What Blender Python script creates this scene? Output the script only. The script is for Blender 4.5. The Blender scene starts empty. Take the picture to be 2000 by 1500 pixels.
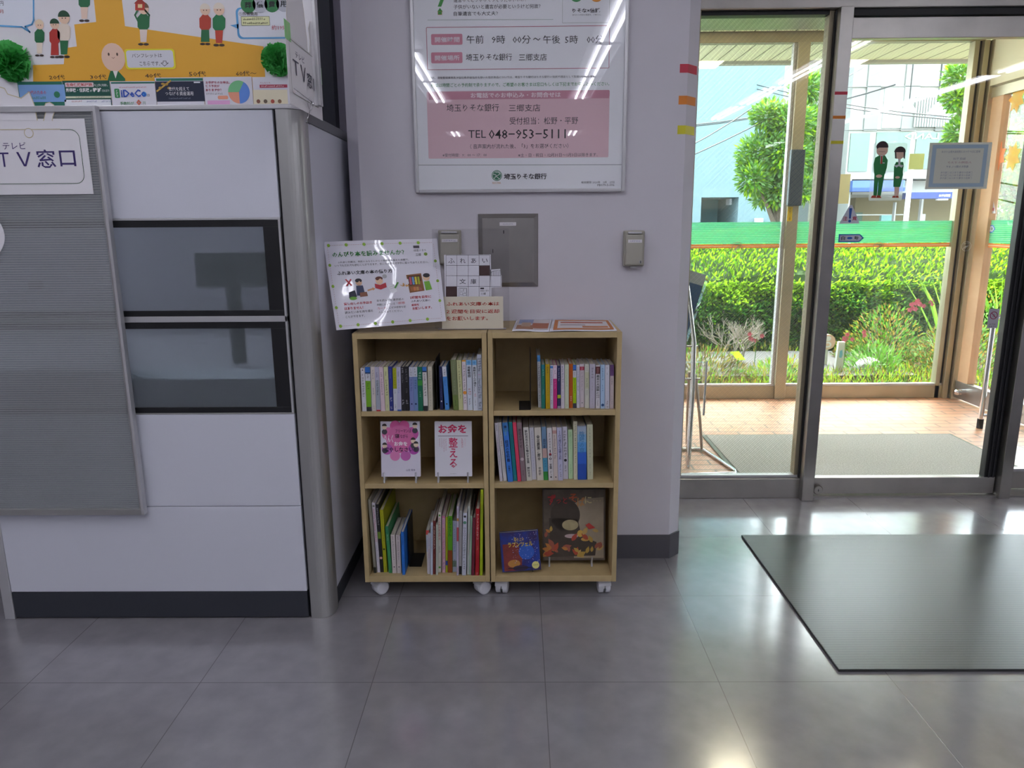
import bpy, bmesh, math, random
from mathutils import Vector, Matrix
random.seed(7)
S = bpy.context.scene
C = S.collection

# ------------------------------------------------------------------ camera
CX, CY, CH = -0.0642586, -1.69622646, 1.16209812
YAW, PITCH, ROLL, FPX = -0.00954204678, 0.214092530, -0.00735110016, 1430.85445
_f = Vector((math.sin(YAW)*math.cos(PITCH), math.cos(YAW)*math.cos(PITCH), -math.sin(PITCH)))
_r0 = Vector((math.cos(YAW), -math.sin(YAW), 0))
_u0 = _r0.cross(_f)
_r = _r0*math.cos(ROLL) + _u0*math.sin(ROLL)
_u = _r.cross(_f)
cam = bpy.data.cameras.new('camera'); co = bpy.data.objects.new('camera', cam); C.objects.link(co)
M = Matrix((( _r.x, _u.x, -_f.x, CX), (_r.y, _u.y, -_f.y, CY), (_r.z, _u.z, -_f.z, CH), (0, 0, 0, 1)))
co.matrix_world = M
cam.sensor_width = 36; cam.lens = FPX/2000*36; cam.clip_start = .05; cam.clip_end = 300
S.camera = co

def ray(x, y): return (x-1000)/FPX*_r - (y-750)/FPX*_u + _f
def pw(x, y, Y):                      # photo point -> (X, Z) on the vertical plane at depth Y
    d = ray(x, y); t = (Y-CY)/d.y
    return (CX+d.x*t, CH+d.z*t)
def px_(x, y, X):                     # -> (Y, Z) on the plane x = X
    d = ray(x, y); t = (X-CX)/d.x
    return (CY+d.y*t, CH+d.z*t)
def pf(x, y, z=0.):                   # -> (X, Y) on the level plane at height z
    d = ray(x, y); t = (z-CH)/d.z
    return (CX+d.x*t, CY+d.y*t)

# ------------------------------------------------------------------ sky, sun, exposure
W = bpy.data.worlds.new('sky'); S.world = W; W.use_nodes = True
nt = W.node_tree; nt.nodes.clear()
sk = nt.nodes.new('ShaderNodeTexSky'); sk.sky_type = 'NISHITA'; sk.sun_disc = False
sk.sun_elevation = math.radians(58); sk.sun_rotation = math.radians(20); sk.dust_density = 4; sk.air_density = 1.2
hz = nt.nodes.new('ShaderNodeMixRGB'); hz.inputs[0].default_value = .45; hz.inputs[2].default_value = (7, 7.4, 7.6, 1)
bg = nt.nodes.new('ShaderNodeBackground'); bg.inputs[1].default_value = 1.8
wo = nt.nodes.new('ShaderNodeOutputWorld')
nt.links.new(sk.outputs[0], hz.inputs[1]); nt.links.new(hz.outputs[0], bg.inputs[0]); nt.links.new(bg.outputs[0], wo.inputs[0])
sun = bpy.data.lights.new('sun', 'SUN'); sun.energy = 12.5; sun.angle = math.radians(.8); sun.color = (1, .97, .9)
so = bpy.data.objects.new('sun', sun); C.objects.link(so)
sdir = Vector((.25, .42, 1.25)).normalized()        # towards the sun: high, from beyond the hedge
so.rotation_euler = sdir.to_track_quat('Z', 'Y').to_euler()
S.view_settings.view_transform = 'Standard'; S.view_settings.look = 'None'
S.view_settings.gamma = 1; S.view_settings.use_curve_mapping = False
S.view_settings.exposure = 0.32
TUBE_POWER = 15.5

# ------------------------------------------------------------------ materials
def lin(h):
    if not isinstance(h, str): return h
    h = h.lstrip('#'); h = ''.join(c*2 for c in h) if len(h) == 3 else h; c = [int(h[i:i+2], 16)/255 for i in (0, 2, 4)]
    return tuple(((v+.055)/1.055)**2.4 if v > .04045 else v/12.92 for v in c)
MATS = {}
ALB = 1.0
def mat(name, col, rough=.6, metal=0, spec=.5, noise=0, nscale=20, bump=0, coat=0, aniso=0, ncol=None):
    if name in MATS: return MATS[name]
    m = bpy.data.materials.new(name); m.use_nodes = True; n = m.node_tree.nodes; l = m.node_tree.links
    b = n['Principled BSDF']; c = tuple(v*ALB for v in lin(col))
    b.inputs['Base Color'].default_value = (*c, 1); b.inputs['Roughness'].default_value = rough
    b.inputs['Metallic'].default_value = metal; b.inputs['Specular IOR Level'].default_value = spec
    b.inputs['Coat Weight'].default_value = coat; b.inputs['Coat Roughness'].default_value = .08
    if aniso: b.inputs['Anisotropic'].default_value = aniso
    if noise or bump:
        tc = n.new('ShaderNodeTexCoord'); tx = n.new('ShaderNodeTexNoise'); tx.inputs['Scale'].default_value = nscale
        tx.inputs['Detail'].default_value = 5; l.new(tc.outputs['Object'], tx.inputs['Vector'])
        if noise:
            mx = n.new('ShaderNodeMixRGB'); c2 = tuple(v*ALB for v in lin(ncol)) if ncol else tuple(v*(1-noise) for v in c)
            mx.inputs[1].default_value = (*c, 1); mx.inputs[2].default_value = (*c2, 1)
            rp = n.new('ShaderNodeMapRange'); rp.inputs[1].default_value = .35; rp.inputs[2].default_value = .65
            l.new(tx.outputs[0], rp.inputs[0]); l.new(rp.outputs[0], mx.inputs[0]); l.new(mx.outputs[0], b.inputs['Base Color'])
        if bump:
            bp = n.new('ShaderNodeBump'); bp.inputs['Strength'].default_value = bump; bp.inputs['Distance'].default_value = .002
            l.new(tx.outputs[0], bp.inputs['Height']); l.new(bp.outputs[0], b.inputs['Normal'])
    MATS[name] = m; return m
def ink(h):                            # flat printed colour
    if not isinstance(h, str): return h
    return mat('ink_'+h.lstrip('#'), h, .55)
def math_node(n, l, op, a, b=None):
    q = n.new('ShaderNodeMath'); q.operation = op
    for i, v in enumerate((a, b)):
        if v is None: continue
        if isinstance(v, (int, float)): q.inputs[i].default_value = v
        else: l.new(v, q.inputs[i])
    return q.outputs[0]
def glass(name, tint=(.93, .96, .95), wire=0, rough=0., refl=1.0, frost=None):
    m = bpy.data.materials.new(name); m.use_nodes = True; n = m.node_tree.nodes; l = m.node_tree.links; n.clear()
    o = n.new('ShaderNodeOutputMaterial'); t = n.new('ShaderNodeBsdfTransparent'); t.inputs[0].default_value = (*tint, 1)
    g = n.new('ShaderNodeBsdfGlossy'); g.inputs['Roughness'].default_value = rough
    f = n.new('ShaderNodeFresnel'); ge = n.new('ShaderNodeNewGeometry')   # thin pane: same index from either side
    l.new(math_node(n, l, 'SUBTRACT', 1.45, math_node(n, l, 'MULTIPLY', ge.outputs['Backfacing'], 1.45-1/1.45)), f.inputs[0])
    mx = n.new('ShaderNodeMixShader'); l.new(math_node(n, l, 'MULTIPLY', f.outputs[0], refl), mx.inputs[0])
    l.new(t.outputs[0], mx.inputs[1]); l.new(g.outputs[0], mx.inputs[2]); out = mx.outputs[0]
    if wire:
        tc = n.new('ShaderNodeTexCoord'); sp = n.new('ShaderNodeSeparateXYZ'); l.new(tc.outputs['Object'], sp.inputs[0])
        h = math_node(n, l, 'ADD', sp.outputs[0], sp.outputs[1])
        lines = []
        for sgn in ('ADD', 'SUBTRACT'):
            a = math_node(n, l, 'DIVIDE', math_node(n, l, sgn, h, sp.outputs[2]), wire)
            lines.append(math_node(n, l, 'LESS_THAN', math_node(n, l, 'FRACT', a), .045 if sgn == 'SUBTRACT' else .03))
        k = math_node(n, l, 'MAXIMUM', *lines)
        d = n.new('ShaderNodeBsdfDiffuse'); d.inputs[0].default_value = (.3, .33, .3, 1)
        m2 = n.new('ShaderNodeMixShader'); l.new(math_node(n, l, 'MULTIPLY', k, .75), m2.inputs[0])
        l.new(out, m2.inputs[1]); l.new(d.outputs[0], m2.inputs[2]); out = m2.outputs[0]
    l.new(out, o.inputs[0]); MATS[name] = m; return m
def leafmat(name, c1, c2, trans=.45, nscale=3.):
    m = bpy.data.materials.new(name); m.use_nodes = True; n = m.node_tree.nodes; l = m.node_tree.links; n.clear()
    o = n.new('ShaderNodeOutputMaterial'); d = n.new('ShaderNodeBsdfDiffuse'); t = n.new('ShaderNodeBsdfTranslucent')
    tc = n.new('ShaderNodeTexCoord'); tx = n.new('ShaderNodeTexNoise'); tx.inputs['Scale'].default_value = nscale; tx.inputs['Detail'].default_value = 6
    l.new(tc.outputs['Object'], tx.inputs[0])
    rp = n.new('ShaderNodeValToRGB'); rp.color_ramp.elements[0].position = .35; rp.color_ramp.elements[1].position = .65
    rp.color_ramp.elements[0].color = (*[v*ALB for v in lin(c1)], 1); rp.color_ramp.elements[1].color = (*[v*ALB for v in lin(c2)], 1)
    l.new(tx.outputs[0], rp.inputs[0]); l.new(rp.outputs[0], d.inputs[0]); l.new(rp.outputs[0], t.inputs[0])
    mx = n.new('ShaderNodeMixShader'); mx.inputs[0].default_value = trans
    l.new(d.outputs[0], mx.inputs[1]); l.new(t.outputs[0], mx.inputs[2]); l.new(mx.outputs[0], o.inputs[0]); MATS[name] = m; return m
def emis(name, col, s):
    m = bpy.data.materials.new(name); m.use_nodes = True; n = m.node_tree.nodes; l = m.node_tree.links; n.clear()
    o = n.new('ShaderNodeOutputMaterial'); e = n.new('ShaderNodeEmission'); e.inputs[0].default_value = (*lin(col), 1); e.inputs[1].default_value = s
    l.new(e.outputs[0], o.inputs[0]); MATS[name] = m; return m
def tilefloor(name, c1, c2, tw, th, mortar, joint, rough, bump=.3, nscale=6, ox=0, oy=0, offset=0., vary=0.):
    m = bpy.data.materials.new(name); m.use_nodes = True; n = m.node_tree.nodes; l = m.node_tree.links; b = n['Principled BSDF']
    tc = n.new('ShaderNodeTexCoord'); mp = n.new('ShaderNodeMapping'); mp.inputs['Location'].default_value = (ox, oy, 0)
    l.new(tc.outputs['Object'], mp.inputs[0])
    br = n.new('ShaderNodeTexBrick'); br.offset = offset; br.squash = 1; br.inputs['Scale'].default_value = 1
    br.inputs['Brick Width'].default_value = tw; br.inputs['Row Height'].default_value = th; br.inputs['Mortar Size'].default_value = mortar
    br.inputs['Mortar Smooth'].default_value = .2; br.inputs['Mortar'].default_value = (*lin(joint), 1)
    l.new(mp.outputs[0], br.inputs['Vector'])
    tx = n.new('ShaderNodeTexNoise'); tx.inputs['Scale'].default_value = nscale; tx.inputs['Detail'].default_value = 8; l.new(mp.outputs[0], tx.inputs['Vector'])
    mx = n.new('ShaderNodeMixRGB'); mx.inputs[1].default_value = (*lin(c1), 1); mx.inputs[2].default_value = (*lin(c2), 1)
    rp = n.new('ShaderNodeMapRange'); rp.inputs[1].default_value = .3; rp.inputs[2].default_value = .7; l.new(tx.outputs[0], rp.inputs[0]); l.new(rp.outputs[0], mx.inputs[0])
    br.inputs['Color1'].default_value = (1, 1, 1, 1); br.inputs['Color2'].default_value = (1-vary, 1-vary, 1-vary, 1)
    m2 = n.new('ShaderNodeMixRGB'); m2.blend_type = 'MIX'; l.new(br.outputs['Fac'], m2.inputs[0])
    m3 = n.new('ShaderNodeMixRGB'); m3.blend_type = 'MULTIPLY'; m3.inputs[0].default_value = 1
    l.new(mx.outputs[0], m3.inputs[1]); l.new(br.outputs['Color'], m3.inputs[2])
    l.new(m3.outputs[0], m2.inputs[1]); m2.inputs[2].default_value = (*lin(joint), 1)
    l.new(m2.outputs[0], b.inputs['Base Color'])
    t2 = n.new('ShaderNodeTexNoise'); t2.inputs['Scale'].default_value = 3.5; t2.inputs['Detail'].default_value = 6; l.new(mp.outputs[0], t2.inputs['Vector'])
    rr = n.new('ShaderNodeMapRange'); rr.inputs[1].default_value = .3; rr.inputs[2].default_value = .7
    rr.inputs[3].default_value = rough*.75; rr.inputs[4].default_value = rough*1.3; l.new(t2.outputs[0], rr.inputs[0]); l.new(rr.outputs[0], b.inputs['Roughness'])
    bp = n.new('ShaderNodeBump'); bp.inputs['Strength'].default_value = bump; bp.inputs['Distance'].default_value = .001; bp.invert = True
    l.new(br.outputs['Fac'], bp.inputs['Height']); l.new(bp.outputs[0], b.inputs['Normal'])
    MATS[name] = m; return m
def stripes(name, c1, c2, period, axis=2, duty=.5, rough=.5, bump=0, metal=0, alpha=None):
    m = bpy.data.materials.new(name); m.use_nodes = True; n = m.node_tree.nodes; l = m.node_tree.links; b = n['Principled BSDF']
    b.inputs['Roughness'].default_value = rough; b.inputs['Metallic'].default_value = metal
    tc = n.new('ShaderNodeTexCoord'); sp = n.new('ShaderNodeSeparateXYZ'); l.new(tc.outputs['Object'], sp.inputs[0])
    fr = math_node(n, l, 'FRACT', math_node(n, l, 'DIVIDE', sp.outputs[axis], period)); k = math_node(n, l, 'LESS_THAN', fr, duty)
    mx = n.new('ShaderNodeMixRGB'); mx.inputs[1].default_value = (*lin(c1), 1); mx.inputs[2].default_value = (*lin(c2), 1)
    l.new(k, mx.inputs[0]); l.new(mx.outputs[0], b.inputs['Base Color'])
    if alpha is not None:
        l.new(math_node(n, l, 'SUBTRACT', 1, math_node(n, l, 'MULTIPLY', k, 1-alpha)), b.inputs['Alpha'])
        b.inputs['Transmission Weight'].default_value = 0
    if bump:
        bp = n.new('ShaderNodeBump'); bp.inputs['Strength'].default_value = bump; bp.inputs['Distance'].default_value = .001
        l.new(k, bp.inputs['Height']); l.new(bp.outputs[0], b.inputs['Normal'])
    MATS[name] = m; return m
def film(name, col, k=.3):              # thin see-through plastic film: part colour, part clear
    m = bpy.data.materials.new(name); m.use_nodes = True; n = m.node_tree.nodes; l = m.node_tree.links; n.clear()
    o = n.new('ShaderNodeOutputMaterial'); t = n.new('ShaderNodeBsdfTransparent'); d = n.new('ShaderNodeBsdfDiffuse'); tr = n.new('ShaderNodeBsdfTranslucent')
    d.inputs[0].default_value = (*lin(col), 1); tr.inputs[0].default_value = (*lin(col), 1)
    m1 = n.new('ShaderNodeMixShader'); m1.inputs[0].default_value = .5; l.new(d.outputs[0], m1.inputs[1]); l.new(tr.outputs[0], m1.inputs[2])
    m2 = n.new('ShaderNodeMixShader'); m2.inputs[0].default_value = k; l.new(m1.outputs[0], m2.inputs[1]); l.new(t.outputs[0], m2.inputs[2]); l.new(m2.outputs[0], o.inputs[0])
    MATS[name] = m; return m

m_wall = mat('wall_paint', '#d5d2da', .75, noise=.05, nscale=3, bump=.15)
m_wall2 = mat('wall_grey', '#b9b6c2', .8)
m_base = mat('baseboard_vinyl', '#55545a', .5)
m_floor = tilefloor('floor_tile', '#8f8d91', '#838186', .45, .45, .0012, '#6a686b', .19, .25, nscale=14)
_b = m_floor.node_tree.nodes['Principled BSDF']; _b.inputs['Coat Weight'].default_value = .9; _b.inputs['Coat Roughness'].default_value = .13; _b.inputs['Specular IOR Level'].default_value = .75
m_porch = tilefloor('porch_tile', '#cf9f80', '#c28e70', .20, .0735, .006, '#8a7665', .4, .6, nscale=9, ox=.02, oy=.01, offset=.5, vary=.12)
m_ceil = mat('ceiling_board', '#d8d6d8', .9)
m_steel = mat('steel_brushed', '#b3b0ac', .34, .92, aniso=.3, noise=.12, nscale=9)
m_steel_w = mat('steel_warm', '#b0a78f', .42, .6, noise=.1, nscale=6)
m_chrome = mat('chrome', '#d5d5d8', .12, 1)
m_alu = mat('aluminium', '#b3b3b2', .38, .7)
m_alu_l = mat('aluminium_light', '#c7c7ca', .4, .5)
m_panel = mat('partition_panel', '#d3d5e0', .45)
m_dark = mat('dark_vinyl', '#33363e', .5)
m_black = mat('black_plastic', '#17181b', .45)
m_rubber = mat('rubber', '#26262a', .6)
m_white = mat('white_plastic', '#dcdde4', .35)
m_paper = mat('paper', '#e4e2e6', .6)
m_gpaper = mat('glossy_paper', '#e2e1ea', .22, coat=.4)
m_pages = stripes('page_edges', '#cfc8bb', '#b9b2a6', .0009, 0, .5, .8)
m_wood = mat('oak_board', '#c0aa7c', .5, noise=.1, nscale=30)
m_wire_glass = glass('wired_glass', (.96, .985, .975), wire=.022)
m_glass = glass('clear_glass', (.97, .985, .98))
m_pglass = glass('poster_glass', (1, 1, 1), refl=1.1)
m_acryl = glass('clear_acrylic', (.965, .965, .97), refl=1.3)

m_clearp = mat('clear_plastic', '#e8e8ee', .12, coat=.5); m_clearp.node_tree.nodes['Principled BSDF'].inputs['Alpha'].default_value = .38
# ------------------------------------------------------------------ mesh builder
class Fr:
    """a flat local frame: O + u*U + v*V + lift*N"""
    def __init__(s, O, U, V, N=None):
        s.O, s.U, s.V = Vector(O), Vector(U), Vector(V); s.N = Vector(N) if N else s.U.cross(s.V).normalized()
    def p(s, u, v, l=0): return s.O + s.U*u + s.V*v + s.N*l
def FY(Y): return Fr((0, Y, 0), (1, 0, 0), (0, 0, 1), (0, -1, 0))
_tc = {}
def textmesh(s, bold):
    k = (s, bold)
    if k not in _tc:
        c = bpy.data.curves.new('t', 'FONT'); c.body = s; c.resolution_u = 1; c.offset = bold; c.space_line = .95; c.align_x = 'CENTER'
        o = bpy.data.objects.new('t', c); C.objects.link(o); bpy.context.view_layer.update()
        me = bpy.data.meshes.new_from_object(o.evaluated_get(bpy.context.evaluated_depsgraph_get()))
        vs = [(v.co.x, v.co.y) for v in me.vertices]; fs = [tuple(p.vertices) for p in me.polygons]
        bpy.data.objects.remove(o); bpy.data.curves.remove(c); bpy.data.meshes.remove(me)
        _tc[k] = (vs, fs)
    return _tc[k]
class MB:
    def __init__(s): s.v = []; s.f = []; s.m = []; s.ms = []; s.sm = []
    def mi(s, m):
        m = ink(m)
        if m not in s.ms: s.ms.append(m)
        return s.ms.index(m)
    def add(s, vs, fs, m, smooth=False):
        b = len(s.v); s.v += [tuple(v) for v in vs]; k = s.mi(m)
        for f in fs: s.f.append([b+i for i in f]); s.m.append(k); s.sm.append(smooth)
    def box(s, x0, x1, y0, y1, z0, z1, m, mx=None):
        vs = [Vector((x, y, z)) for x in (x0, x1) for y in (y0, y1) for z in (z0, z1)]
        if mx: vs = [mx @ v for v in vs]
        s.add(vs, [(0, 1, 3, 2), (4, 6, 7, 5), (0, 4, 5, 1), (2, 3, 7, 6), (0, 2, 6, 4), (1, 5, 7, 3)], m); return s
    def quad(s, pts, m): s.add(pts, [tuple(range(len(pts)))], m); return s
    def prism(s, poly, d, m):          # poly: list of 3-D points, d: extrusion vector
        n = len(poly); d = Vector(d); p = [Vector(q) for q in poly]
        s.add(p+[q+d for q in p], [tuple(range(n))[::-1], tuple(range(n, 2*n))]+[(i, (i+1) % n, n+(i+1) % n, n+i) for i in range(n)], m); return s
    def tube(s, path, r, m, n=8, closed=False, smooth=True):
        P = [Vector(p) for p in path]; K = len(P); rs = r if isinstance(r, (list, tuple)) else [r]*K; vs = []
        up = None
        for i in range(K):
            t = (P[(i+1) % K]-P[i-1]) if closed else (P[min(i+1, K-1)]-P[max(i-1, 0)]); t.normalize()
            if up is None: up = Vector((0, 0, 1)) if abs(t.z) < .9 else Vector((1, 0, 0))
            a = t.cross(up).normalized(); b = a.cross(t).normalized(); up = b
            for k in range(n): vs.append(P[i]+(a*math.cos(k*2*math.pi/n)+b*math.sin(k*2*math.pi/n))*rs[i])
        fs = []
        for i in range(K if closed else K-1):
            for k in range(n): a0, a1 = i*n, ((i+1) % K)*n; fs.append((a0+k, a0+(k+1) % n, a1+(k+1) % n, a1+k))
        s.add(vs, fs, m, smooth)
        if not closed: s.add(vs[:n], [tuple(range(n))], m); s.add(vs[-n:], [tuple(range(n))[::-1]], m)
        return s
    def ball(s, c, r, m, n=16, k=10, jit=0):
        vs = []; c = Vector(c); r = r if isinstance(r, (tuple, list)) else (r, r, r)
        for i in range(k+1):
            a = math.pi*i/k
            for j in range(n):
                b = 2*math.pi*j/n; q = 1+random.uniform(-jit, jit)
                vs.append(c+Vector((r[0]*math.sin(a)*math.cos(b)*q, r[1]*math.sin(a)*math.sin(b)*q, r[2]*math.cos(a)*q)))
        s.add(vs, [(i*n+j, (i+1)*n+j, (i+1)*n+(j+1) % n, i*n+(j+1) % n) for i in range(k) for j in range(n)], m, True); return s
    # drawing on a frame
    def rect(s, F, u0, v0, u1, v1, m, l=.0004):
        if u0 > u1: u0, u1 = u1, u0
        if v0 > v1: v0, v1 = v1, v0
        s.quad([F.p(u0, v0, l), F.p(u1, v0, l), F.p(u1, v1, l), F.p(u0, v1, l)], m); return s
    def poly(s, F, pts, m, l=.0004): s.quad([F.p(u, v, l) for u, v in pts], m); return s
    def disc(s, F, u, v, r, m, l=.0004, n=24, ry=None, a0=0, a1=360):
        ry = ry or r; pts = [(u+r*math.cos(math.radians(a0+(a1-a0)*i/n)), v+ry*math.sin(math.radians(a0+(a1-a0)*i/n))) for i in range(n+(a1-a0 < 360))]
        if a1-a0 < 360: pts.append((u, v))
        return s.poly(F, pts, m, l)
    def line(s, F, pts, w, m, l=.0005, closed=False):
        if closed: pts = list(pts)+[pts[0]]
        for (a, b), (c, d) in zip(pts, pts[1:]):
            t = Vector((c-a, d-b)); L = t.length or 1e-6; t /= L; nx, ny = -t.y*w/2, t.x*w/2; e = w*.3
            s.poly(F, [(a-t.x*e+nx, b-t.y*e+ny), (a-t.x*e-nx, b-t.y*e-ny), (c+t.x*e-nx, d+t.y*e-ny), (c+t.x*e+nx, d+t.y*e+ny)], m, l)
        return s
    def rrect(s, F, u0, v0, u1, v1, r, m, l=.0004, w=None):
        u0, u1 = min(u0, u1), max(u0, u1); v0, v1 = min(v0, v1), max(v0, v1); pts = []
        for cx, cy, a in ((u1-r, v1-r, 0), (u0+r, v1-r, 90), (u0+r, v0+r, 180), (u1-r, v0+r, 270)):
            for i in range(6): t = math.radians(a+18*i); pts.append((cx+r*math.cos(t), cy+r*math.sin(t)))
        if w: return s.line(F, pts, w, m, l, True)
        return s.poly(F, pts, m, l)
    def text(s, F, st, u0, v0, u1, v1, m, bold=.0, l=.0007):     # fitted to the box
        vs, fs = textmesh(st, bold)
        if not vs: return s
        xs = [q[0] for q in vs]; ys = [q[1] for q in vs]; x0, x1, y0, y1 = min(xs), max(xs), min(ys), max(ys)
        vl, vh = min(v0, v1), max(v0, v1)
        s.add([F.p(u0+(a-x0)/(x1-x0+1e-9)*(u1-u0), vl+(b-y0)/(y1-y0+1e-9)*(vh-vl), l) for a, b in vs], fs, m); return s
    def marks(s, F, u0, v0, u1, v1, m, n=6, l=.0006):            # lettering too small to read: little strokes, row or column
        w, h = abs(u1-u0), abs(v1-v0); rnd = random.Random(int((u0+v0)*1e5))
        for i in range(n):
            if h > w: a, b, c, d = min(u0, u1), min(v0, v1)+h*i/n, w, h/n
            else: a, b, c, d = min(u0, u1)+w*i/n, min(v0, v1), w/n, h
            for q in range(3):
                if rnd.random() < .5: y = b+d*(.15+.3*q); s.rect(F, a+c*.1, y, a+c*rnd.uniform(.5, .9), y+d*.12, m, l)
                else: x = a+c*(.15+.3*q); s.rect(F, x, b+d*.1, x+c*.12, b+d*rnd.uniform(.5, .85), m, l)
        return s
    def build(s, name, parent=None, bevel=0, seg=2, loc=None):
        me = bpy.data.meshes.new(name); me.from_pydata(s.v, [], s.f)
        for m in s.ms: me.materials.append(m)
        me.polygons.foreach_set('material_index', s.m); me.polygons.foreach_set('use_smooth', s.sm); me.update()
        o = bpy.data.objects.new(name, me); C.objects.link(o)
        if loc: me.transform(Matrix.Translation(-Vector(loc))); o.location = loc
        if parent:
            o.parent = parent
            base = Vector((0, 0, 0)); q = parent
            while q: base += q.location; q = q.parent
            if loc: o.location = Vector(loc)-base
            else: me.transform(Matrix.Translation(-base))
        if bevel:
            b = o.modifiers.new('b', 'BEVEL'); b.width = bevel; b.segments = seg; b.limit_method = 'ANGLE'; b.angle_limit = .6
        return o
def tag(o, label, cat, group=None, kind=None):
    o['label'] = label; o['category'] = cat
    if group: o['group'] = group
    if kind: o['kind'] = kind
    return o
def thing(name, label, cat, loc=(0, 0, 0), group=None):
    o = bpy.data.objects.new(name, None); C.objects.link(o); o.location = loc; o.empty_display_size = .05
    return tag(o, label, cat, group)
def struct(mb, name, bevel=0, parent=None):
    o = mb.build(name, parent, bevel)
    if not parent: o['kind'] = 'structure'
    return o
def B(x0, x1, y0, y1, z0, z1, m): return MB().box(x0, x1, y0, y1, z0, z1, m)

# ================================================================== ROOM SHELL
WY = .725                                              # face of the poster wall
struct(B(-4.5, 7, -9.5, 1.30, -.05, 0, m_floor), 'floor')
struct(B(-4.5, 7, -9.5, 1.30, 2.6, 2.7, m_ceil), 'ceiling')
m = MB()                                               # projecting column with chamfered corners
m.prism([(-.612, .77, 0), (-.568, WY, 0), (.463, WY, 0), (.503, .763, 0), (.503, 1.34, 0), (-.612, 1.34, 0)][::-1], (0, 0, 2.6), m_wall)
struct(m, 'wall_front')
m = MB(); e = .004
m.prism([(-.612-e, .77, 0), (-.568-e, WY-e, 0), (.463+e, WY-e, 0), (.503+e, .763-e, 0), (.503+e, 1.25, 0), (-.612-e, 1.25, 0)][::-1], (0, 0, .088), m_base)
struct(m, 'baseboard_front')
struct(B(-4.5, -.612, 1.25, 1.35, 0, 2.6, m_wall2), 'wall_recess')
struct(B(-.80, -.745, 1.19, 1.25, 0, 2.6, m_dark), 'trim_recess')
struct(B(-4.6, -4.5, -9.5, 1.35, 0, 2.6, m_wall), 'wall_left')
struct(B(7, 7.1, -9.5, 1.35, 0, 2.6, m_wall), 'wall_right')
struct(B(-4.6, 7.1, -9.6, -9.5, 0, 2.6, m_wall), 'wall_back')
DY = 1.32
# header and lower frame of the entrance
m = MB(); m.box(.503, 7, 1.285, 1.60, 1.945, 2.04, m_steel); m.box(.503, 7, 1.27, 1.60, 2.045, 2.6, m_steel)
struct(m, 'trim_header', .003)
# fixed pane on the left
m = MB(); m.box(.503, 1.139, 1.30, 1.36, 0, .088, m_steel); m.box(.503, 1.139, 1.315, 1.345, .088, .1, m_alu_l)
m.box(.503, .63, 1.30, 1.36, .1, 1.945, m_steel_w); m.box(1.118, 1.139, 1.315, 1.36, .1, 1.945, m_steel_w); m.box(.63, 1.118, 1.315, 1.36, 1.93, 1.945, m_black)
w1 = struct(m, 'window_1', .0015)
B(.63, 1.118, 1.333, 1.339, .1, 1.93, m_wire_glass).build('pane', w1)
m = MB(); m.box(1.139, 1.188, 1.262, 1.40, 0, 1.945, m_steel); m.box(1.134, 1.139, 1.30, 1.34, .09, 1.94, m_rubber)
struct(m, 'trim_mullion', .002)
# sliding door leaf
d1 = bpy.data.objects.new('door_1', None); C.objects.link(d1); d1['kind'] = 'structure'
DX0, DX1 = 1.190, 1.985
m = MB(); m.box(DX0, DX1, 1.318, 1.352, .012, .085, m_steel); m.box(DX0, DX1, 1.318, 1.352, 1.845, 1.92, m_steel)
m.box(1.190, 1.200, 1.318, 1.352, .085, 1.845, m_rubber); m.build('leaf_frame', d1, .002)
m = MB(); m.box(1.936, 1.985, 1.316, 1.354, .085, 1.845, m_black); m.box(1.949, 1.956, 1.309, 1.316, .085, 1.845, m_rubber); m.box(1.968, 1.975, 1.309, 1.316, .085, 1.845, m_rubber)
m.build('dark_stile', d1, .003)
B(1.198, 1.938, 1.334, 1.340, .083, 1.848, m_glass).build('pane', d1)
m = MB(); m.tube([(1.222, 1.318, .036), (1.222, 1.296, .036)], .0175, m_steel, 20); m.tube([(1.222, 1.318, .036), (1.222, 1.303, .036)], .0215, mat('lock_dark', '#77726c', .3, .9), 20)
m.box(1.2205, 1.2235, 1.2952, 1.297, .031, .041, m_black); m.build('floor_lock', d1)
m = MB(); m.box(1.205, 4.6, 1.30, 1.36, 1.922, 1.945, m_black); struct(m, 'trim_track')
# post right of the leaf and the next leaf
m = MB(); m.box(1.990, 2.037, 1.285, 1.37, 0, 1.945, m_steel); m.box(1.984, 1.990, 1.33, 1.36, 0, 1.94, m_rubber); struct(m, 'trim_post', .002)
d2 = bpy.data.objects.new('door_2', None); C.objects.link(d2); d2['kind'] = 'structure'
m = MB(); m.box(2.04, 3.1, 1.375, 1.41, .012, .09, m_steel); m.box(2.04, 3.1, 1.37, 1.40, .092, .104, m_alu_l); m.box(2.04, 3.1, 1.375, 1.41, 1.845, 1.92, m_steel); m.box(2.04, 2.075, 1.375, 1.41, .1, 1.85, m_steel_w); m.box(3.04, 3.1, 1.375, 1.41, .1, 1.85, m_steel)
m.build('leaf_frame', d2, .002)
B(2.07, 3.05, 1.388, 1.394, .1, 1.85, m_glass).build('pane', d2)
struct(B(3.1, 7, 1.27, 1.42, 0, 1.945, m_wall), 'wall_entrance')
struct(B(1.2, 3.1, 1.30, 1.42, -.02, .008, m_steel), 'trim_sill')

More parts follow.
